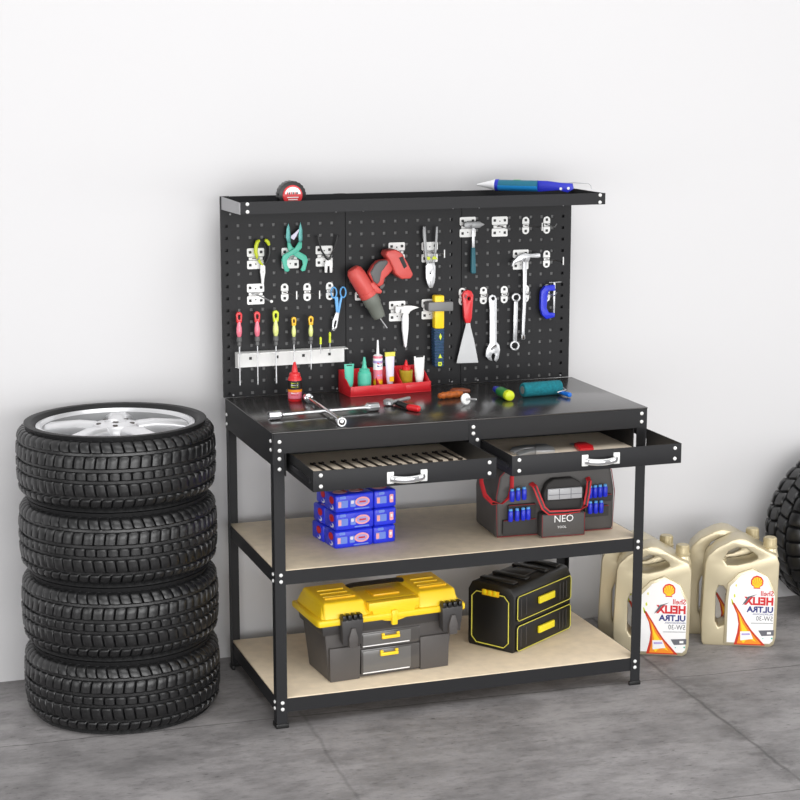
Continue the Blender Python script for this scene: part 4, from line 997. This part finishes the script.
MB().tube([G(a, b_, .0045) for a, b_ in oct_loop(.018, TD-.018, .014, .186, .018)], .0018, 'line_yellow', 6, closed=True).build('trim', ep)
lk = MB()
lk.box((-.012, .054, .180), (-.004, .118, .198), 'amber', F)
for k in range(3): lk.box((-.0145, .058+k*.02, .184), (-.012, .072+k*.02, .200), 'lemon', F)
lk.build('end_latch', t, bevel=.002)

# ------------------------------------------------------------------ tyres
def tyre_mesh(name, parent, R, w, rim, nblk, rows, crown, depth, shoulder_r, sub, lugs=0, jitter=0):
    # rows: (z0, z1, phase, slant, fill) over the tread, z in units of half width
    zs = []; info = []
    def put(z, r): zs.append(z); info.append(r)
    for ri, (z0, z1, ph, sl_, fill) in enumerate(rows):
        e = min(.035, (z1-z0)*.14)
        put(z0, None); put(z0+e*.35, ri); put(z0+e*1.4, ri); put((z0+z1)/2, ri); put(z1-e*1.4, ri); put(z1-e*.35, ri); put(z1, None)
    fr = [0, .10, .24, .5, .76, .90]; nt = nblk*len(fr); hw = w/2
    prof = []     # (radius, axial) for the plain parts
    side = [(rim+.004, .80), (rim+.010, .90), (rim+(R-rim)*.3, .985), (rim+(R-rim)*.48, 1.0), (rim+(R-rim)*.6, .985)]
    vs = []; fs = []; ring = []; mats = []
    cols = []
    for r, z in side: cols.append((r, -z, None))
    for z, q in zip(zs, info): cols.append((None, z, q))
    for r, z in reversed(side): cols.append((r, z, None))
    for r, z, q in cols:
        base = r if r else R - crown*abs(z)**2.4 - shoulder_r*max(0, (abs(z)-.70)/.28)**2
        for b in range(nblk):
            for k, f_ in enumerate(fr):
                th = (b+f_)/nblk; rr = base
                if r is None:
                    up = 0
                    if q is not None:
                        z0, z1, ph, sl_, fill = rows[q]; th += (ph+sl_*z)/nblk; edge = q is not None and min(abs(z-z0), abs(z-z1)) < min(.035, (z1-z0)*.14)*.8; up = 0 if (k in (0,)) else (1.04 if k == 3 else .93); up = 0 if (k == 1 and False) else up; up = min(up, .25 if k in (1, 5) else .72) if edge else (min(up, .8) if k in (1, 5) else up)
                        if fill > 1: up = 1
                    rr = base-depth*(1-up)
                elif lugs and abs(abs(z)-.985) < .001 and r > rim+(R-rim)*.7:
                    rr = base+ (lugs if 2 <= k <= 4 and b % 2 else 0)
                a = 2*PI*th
                zz = z*hw
                if lugs and r is not None and r > rim+(R-rim)*.3 and 2 <= k <= 4 and b % 2: zz *= 1.035
                vs.append((rr*math.cos(a), rr*math.sin(a), zz))
    n = nt; q = len(cols)
    for i in range(q-1):
        for k in range(n):
            l = (k+1) % n; fs.append((i*n+k, i*n+l, (i+1)*n+l, (i+1)*n+k)); mats.append('rubber_side' if cols[i][0] or cols[i+1][0] else 'rubber')
    # inner lining between the two beads
    o = len(vs)
    for k in range(n): a = 2*PI*k/n; vs.append(((rim-.002)*math.cos(a), (rim-.002)*math.sin(a), 0))
    for k in range(n):
        l = (k+1) % n; fs += [((q-1)*n+k, (q-1)*n+l, o+l, o+k), (o+k, o+l, l, k)]; mats += ['rubber_side']*2
    m = MB(); m.v = [Vector(v) for v in vs]; m.f = fs; m.m = mats
    return m.build(name, parent, origin=(0, 0, 0), angle=32)
def rim_mesh(parent, rim, hw):
    m = MB()
    m.lathe((0, 0, 0), (0, 0, 1), [(rim+.004, hw*.80), (rim+.006, hw*.88), (rim-.004, hw*.90), (rim-.012, hw*.80), (rim-.016, hw*.4), (rim-.03, -hw*.6), (rim+.002, -hw*.8), (rim+.003, -hw*.7), (rim-.024, -hw*.55), (rim-.008, hw*.3)], 'alloy', 64, closed=True, mats=['alloy', 'alloy', 'alloy', 'grey_steel', 'grey_steel', 'grey_steel', 'alloy', 'alloy', 'alloy', 'alloy'])
    ro = m.build('rim', parent, origin=(0, 0, 0))
    n = 5
    for k in range(n):
        a0 = 2*PI*k/n+.25; sp = MB(); c, s = math.cos(a0), math.sin(a0); T = lambda x, y, z: Vector((c*x-s*y, s*x+c*y, z))
        L = rim-.012; zt_ = hw*.80
        xs_ = [(.03, .030, .0), (.07, .029, .012), (.12, .027, .014), (.17, .030, .008), (L, .044, 0)]
        vs = []; fs = []
        for x, h, dz in xs_:
            for y, z in ((-h, zt_+dz-.052), (-h, zt_+dz-.014), (-h*.55, zt_+dz-.002), (h*.55, zt_+dz-.002), (h, zt_+dz-.014), (h, zt_+dz-.052)): vs.append(T(x, y, z))
        for i in range(len(xs_)-1):
            for j in range(6): l = (j+1) % 6; fs.append((i*6+j, i*6+l, (i+1)*6+l, (i+1)*6+j))
        fs += [tuple(range(5, -1, -1)), tuple((len(xs_)-1)*6+j for j in range(6))]
        sp.add(vs, fs, 'alloy').build('spoke', ro, bevel=.003)
    h = MB().lathe((0, 0, 0), (0, 0, 1), [(.07, hw*.80-.06), (.074, hw*.80-.008), (.066, hw*.80+.008), (.036, hw*.80+.014), (.034, hw*.80+.009), (.001, hw*.80+.011)], 'alloy', 32); hub = h.build('hub', ro)
    b = MB()
    for k in range(5):
        a = 2*PI*k/5+.9; b.lathe((.052*math.cos(a), .052*math.sin(a), hw*.80+.0095), (0, 0, 1), [(.008, 0), (.0075, .003), (.001, .003)], 'dark_steel', 10)
    b.box((-.006, -.008, hw*.80+.011), (.006, .008, hw*.80+.0125), 'dark_steel')
    b.build('lug_nut', hub)
    MB().lathe((0, 0, 0), (0, 0, 1), [(.06, -hw*.05), (rim-.035, -hw*.05), (rim-.035, hw*.05), (.06, hw*.1)], 'drill_grey', 40, closed=True).build('brake_plate', ro)
    return ro
TR, TWD = .300, .2255
rows = [(-.90, -.61, .30, .9, 1), (-.55, -.20, 0, -.5, 1), (-.13, .10, .45, 0, 1), (.17, .52, .1, .5, 1), (.58, .88, .5, -1.0, 1)]
tx, ty = -.392, .374
t0 = thing('car_wheel', 'lowest car wheel of the left stack, resting on the floor', 'wheel', (tx, ty, TWD/2), 'car wheels stacked at left')
ORG[t0.name] = Vector((0, 0, 0))
tyre_mesh('tyre', t0, TR, TWD, .232, 57, rows, .012, .0095, .030, 6)
rim_mesh(t0, .232, TWD/2)
for k, lab in ((1, 'car wheel second from the floor in the left stack'), (2, 'car wheel directly under the topmost one in the left stack'), (3, 'topmost car wheel of the left stack with silver five spoke rim showing')):
    dup(t0, (tx, ty, TWD*(k+.5)), k*.37, lab)
# off road wheel standing by the wall at right
R2, W2 = .305, .24
t1 = thing('off_road_wheel', 'big wheel with chunky off road tyre standing at the right edge against the wall', 'wheel', (2.268, .47, R2-.002))
ORG[t1.name] = Vector((0, 0, 0))
rows2 = [(-.97, -.60, .3, .2, 1), (-.52, -.10, 0, -.5, 1), (-.04, .40, .5, .5, 1), (.48, .97, .15, -.2, 1)]
tyre_mesh('tyre', t1, R2, W2, .19, 34, rows2, .016, .013, .020, 6, lugs=.006)
rim_mesh(t1, .19, W2/2)
t1.rotation_euler = (math.radians(90), 0, 0)

# ------------------------------------------------------------------ oil jugs
JX, JY = .252, .102   # width, thickness
def make_jug():
    t = thing('oil_jug', '', 'jug', (0, 0, 0), 'champagne gold oil jugs by the wall')
    k = JX/77.0; kz = .00352
    def J(u, v): return ((u-701)*k, (644-v)*kz)     # from the outline of the jug at the right
    O = [(702, 641), (704, 644.5), (772, 644.5), (776.5, 642), (778.5, 634), (779, 560), (776, 552), (766, 548), (756, 543), (745, 537.5), (738, 536.5), (730, 538.5), (715, 546), (706, 554.5), (703.5, 562), (702, 590), (701, 622)]
    Y = JY
    out = [J(*p) for p in O]
    sh = [J(*p) for p in ((715.5, 591), (718, 584), (723, 584.5), (727, 590), (729.5, 600), (729.5, 613), (725, 623), (719, 626), (715.5, 620))]
    thl = [J(*p) for p in ((722, 558), (727, 549.5), (736, 545.5), (745, 546), (756, 552.5), (757, 556), (750, 559.5), (736, 563), (726, 563.5))]
    # body
    m = MB().prism([(x, 0, z) for x, z in out], 'gold_jug', (0, Y, 0), [[(x, 0, z) for x, z in sh], [(x, 0, z) for x, z in thl]])
    m.build('body', t, bevel=.014, seg=3, origin=(0, 0, 0))
    # raised front shoulder panel carrying the label
    fp = [J(*p) for p in ((725, 642), (773, 642), (776, 638), (777, 590), (768, 573), (752, 565), (738, 570), (727, 582), (725, 600))]
    MB().prism([(x, -.006, z) for x, z in fp], 'gold_jug', (0, .02, 0)).build('front_panel', t, bevel=.004, origin=(0, 0, 0))
    nx, nz = J(770, 551)
    MB().lathe((nx, Y/2, nz-.02), (0, 0, 1), [(.030, 0), (.026, .018), (.024, .030)], 'gold_jug', 24).build('neck', t, origin=(0, 0, 0))
    cp = MB().lathe((nx, Y/2, nz+.010), (0, 0, 1), [(.0245, 0), (.0255, .002), (.0255, .006), (.0225, .008), (.0215, .034), (.019, .037), (.001, .037)], 'gold_cap', 28)
    for q in range(24):
        a = 2*PI*q/24; cp.box((-.0012, -.0226, .010), (.0012, -.0215, .032), 'gold_cap', lambda x, y, z, a=a: Vector((nx+x*math.cos(a)-y*math.sin(a), Y/2+x*math.sin(a)+y*math.cos(a), nz+.010+z)))
    cp.build('cap', t, origin=(0, 0, 0))
    # label
    LB = lambda u, v, h=.0: (J(u, v)[0], -.0072-h, J(u, v)[1])
    m = MB(); off = (0, .0007, 0)
    m.prism([LB(*p) for p in ((728, 640), (772, 640), (775, 637), (775.5, 592), (767, 576), (752, 568.5), (740, 573), (729.5, 584), (728, 600))], 'label_white', (0, .0012, 0))
    lab = m.build('label', t, origin=(0, 0, 0))
    pr = MB()
    def poly(pts, mt, h): pr.prism([LB(u, v, h) for u, v in pts], mt, off)
    # flame streak and splash triangle
    poly([(732, 599.5), (734.5, 600), (741, 609.5), (747, 619), (753, 627), (767.5, 642), (735.5, 642), (738.5, 630), (739.5, 621), (737.5, 611)], 'flame_red', .0006)
    poly([(735.5, 604.5), (741, 612), (746.5, 621), (752.5, 629), (763.5, 640.8), (738.5, 640.8), (741, 630), (740.8, 620), (738.8, 611)], 'orange', .0010)
    poly([(740, 611), (743.5, 620), (749.5, 628.5), (758, 638.5), (750, 635), (745, 640), (741.5, 636), (743, 628), (741.8, 620)], 'yellow', .0014)
    poly([(741.5, 628.5), (751.5, 628), (755, 635.5), (742, 637.5)], 'label_white', .0018); poly([(743, 630.3), (751, 629.9), (752, 631.6), (743, 632.2)], 'label_violet', .0022)
    poly([(733.5, 592), (735, 591), (735.5, 594), (734, 595)], 'lime', .0006); poly([(735, 582), (736.3, 581), (736.6, 583.5), (735.4, 584)], 'line_yellow', .0006)
    poly([(731, 596), (732.5, 597), (734.3, 601.5), (732.3, 602)], 'lime', .0006)
    # grey flag and green dots
    poly([(760, 627), (776, 626), (776, 631.5), (763.5, 632.5)], 'label_grey', .0006); poly([(769, 628.2), (773, 628), (773, 630.3), (769, 630.5)], 'label_white', .0010)
    poly(circ(774, 634.5, .9, 8), 'teal', .0006); poly(circ(765, 635, .6, 8), 'teal', .0006)
    # scallop emblem
    cx, cy = 757, 578.5; sc = []
    for q in range(0, 37):
        a = math.radians(-38+256*q/36); rr = 6.1+.35*abs(math.sin(q/36*PI*7)); sc.append((cx+rr*math.cos(a)*1.02, cy-rr*math.sin(a)-.0))
    sc += [(cx-3.2, cy+4.6), (cx-3.4, cy+6.6), (cx+3.4, cy+6.6), (cx+3.2, cy+4.6)]
    poly(sc, 'red', .0006); poly([(cx+(x-cx)*.80, cy+.2+(y-cy)*.80) for x, y in sc], 'yellow', .0010)
    for q in range(6):
        a = math.radians(-15+210*(q+.5)/6); a2 = .06
        poly([(cx+.6*math.cos(a), cy+3.8), (cx+4.7*math.cos(a+a2), cy-4.7*math.sin(a+a2)), (cx+4.7*math.cos(a-a2), cy-4.7*math.sin(a-a2))], 'red', .0014)
    # mirrored lettering, right edge at u=774.5
    def word(txt, v, hpx, wpx, mt, bold, u1=774.3):
        mm = MB(); mm.text(txt, lambda x, y, h: Vector((x, y, 0)), 1.0, mt, bold=bold)
        xs_ = [p.x for p in mm.v]; ys_ = [p.y for p in mm.v]; x0_, x1_ = min(xs_), max(xs_); y0_, y1_ = min(ys_), max(ys_)
        mm.v = [Vector(LB(u1-(p.x-x0_)/(x1_-x0_)*wpx, v-(p.y-y0_)/(y1_-y0_)*hpx, .0008)) for p in mm.v]
        pr.v, pr.f, pr.m, o = pr.v+mm.v, pr.f+[tuple(i+len(pr.v) for i in f) for f in mm.f], pr.m+mm.m, 0
    word('Shell', 592.2, 5.2, 13, 'label_red', .015)
    word('HELIX', 601.6, 8.2, 30, 'label_red', .045)
    word('ULTRA', 609.0, 6.2, 27, 'label_navy', .035)
    word('PROFESSIONAL', 611.4, 1.6, 21, 'label_navy', .0)
    word('5W-30', 617.2, 4.8, 17, 'label_grey', .0)
    poly([(752, 619.6), (774.8, 619), (774.8, 619.5), (752, 620.1)], 'label_grey', .0006)
    poly([(742.5, 602), (748, 593.5), (757.5, 590.6), (750, 594.5), (746.5, 599.5)], 'label_grey', .0012)
    pr.build('label_print', lab, origin=(0, 0, 0))
    return t
ja = math.atan2(.192-.301, 1.813-1.592)
j0 = make_jug()
base = Vector((1.576, .292, 0))
sep_ = Vector((-math.sin(ja), math.cos(ja), 0))*.1135+Vector((math.cos(ja), math.sin(ja), 0))*(-.052)
spots = [(base, 'front oil jug of the right pair, beside the off road tyre'), (base+sep_, 'rear oil jug of the right pair, half hidden behind the front one'),
         (base+Vector((-.326, .012, 0)), 'front oil jug of the left pair, just right of the bench leg'), (base+Vector((-.326, .012, 0))+sep_, 'rear oil jug of the left pair, behind the bench leg')]
for k, (q, lab) in enumerate(spots):
    o = j0 if k == 0 else dup(j0, q)
    o.location = q; o.rotation_euler = (0, 0, ja); o['label'] = 'champagne gold ' + lab
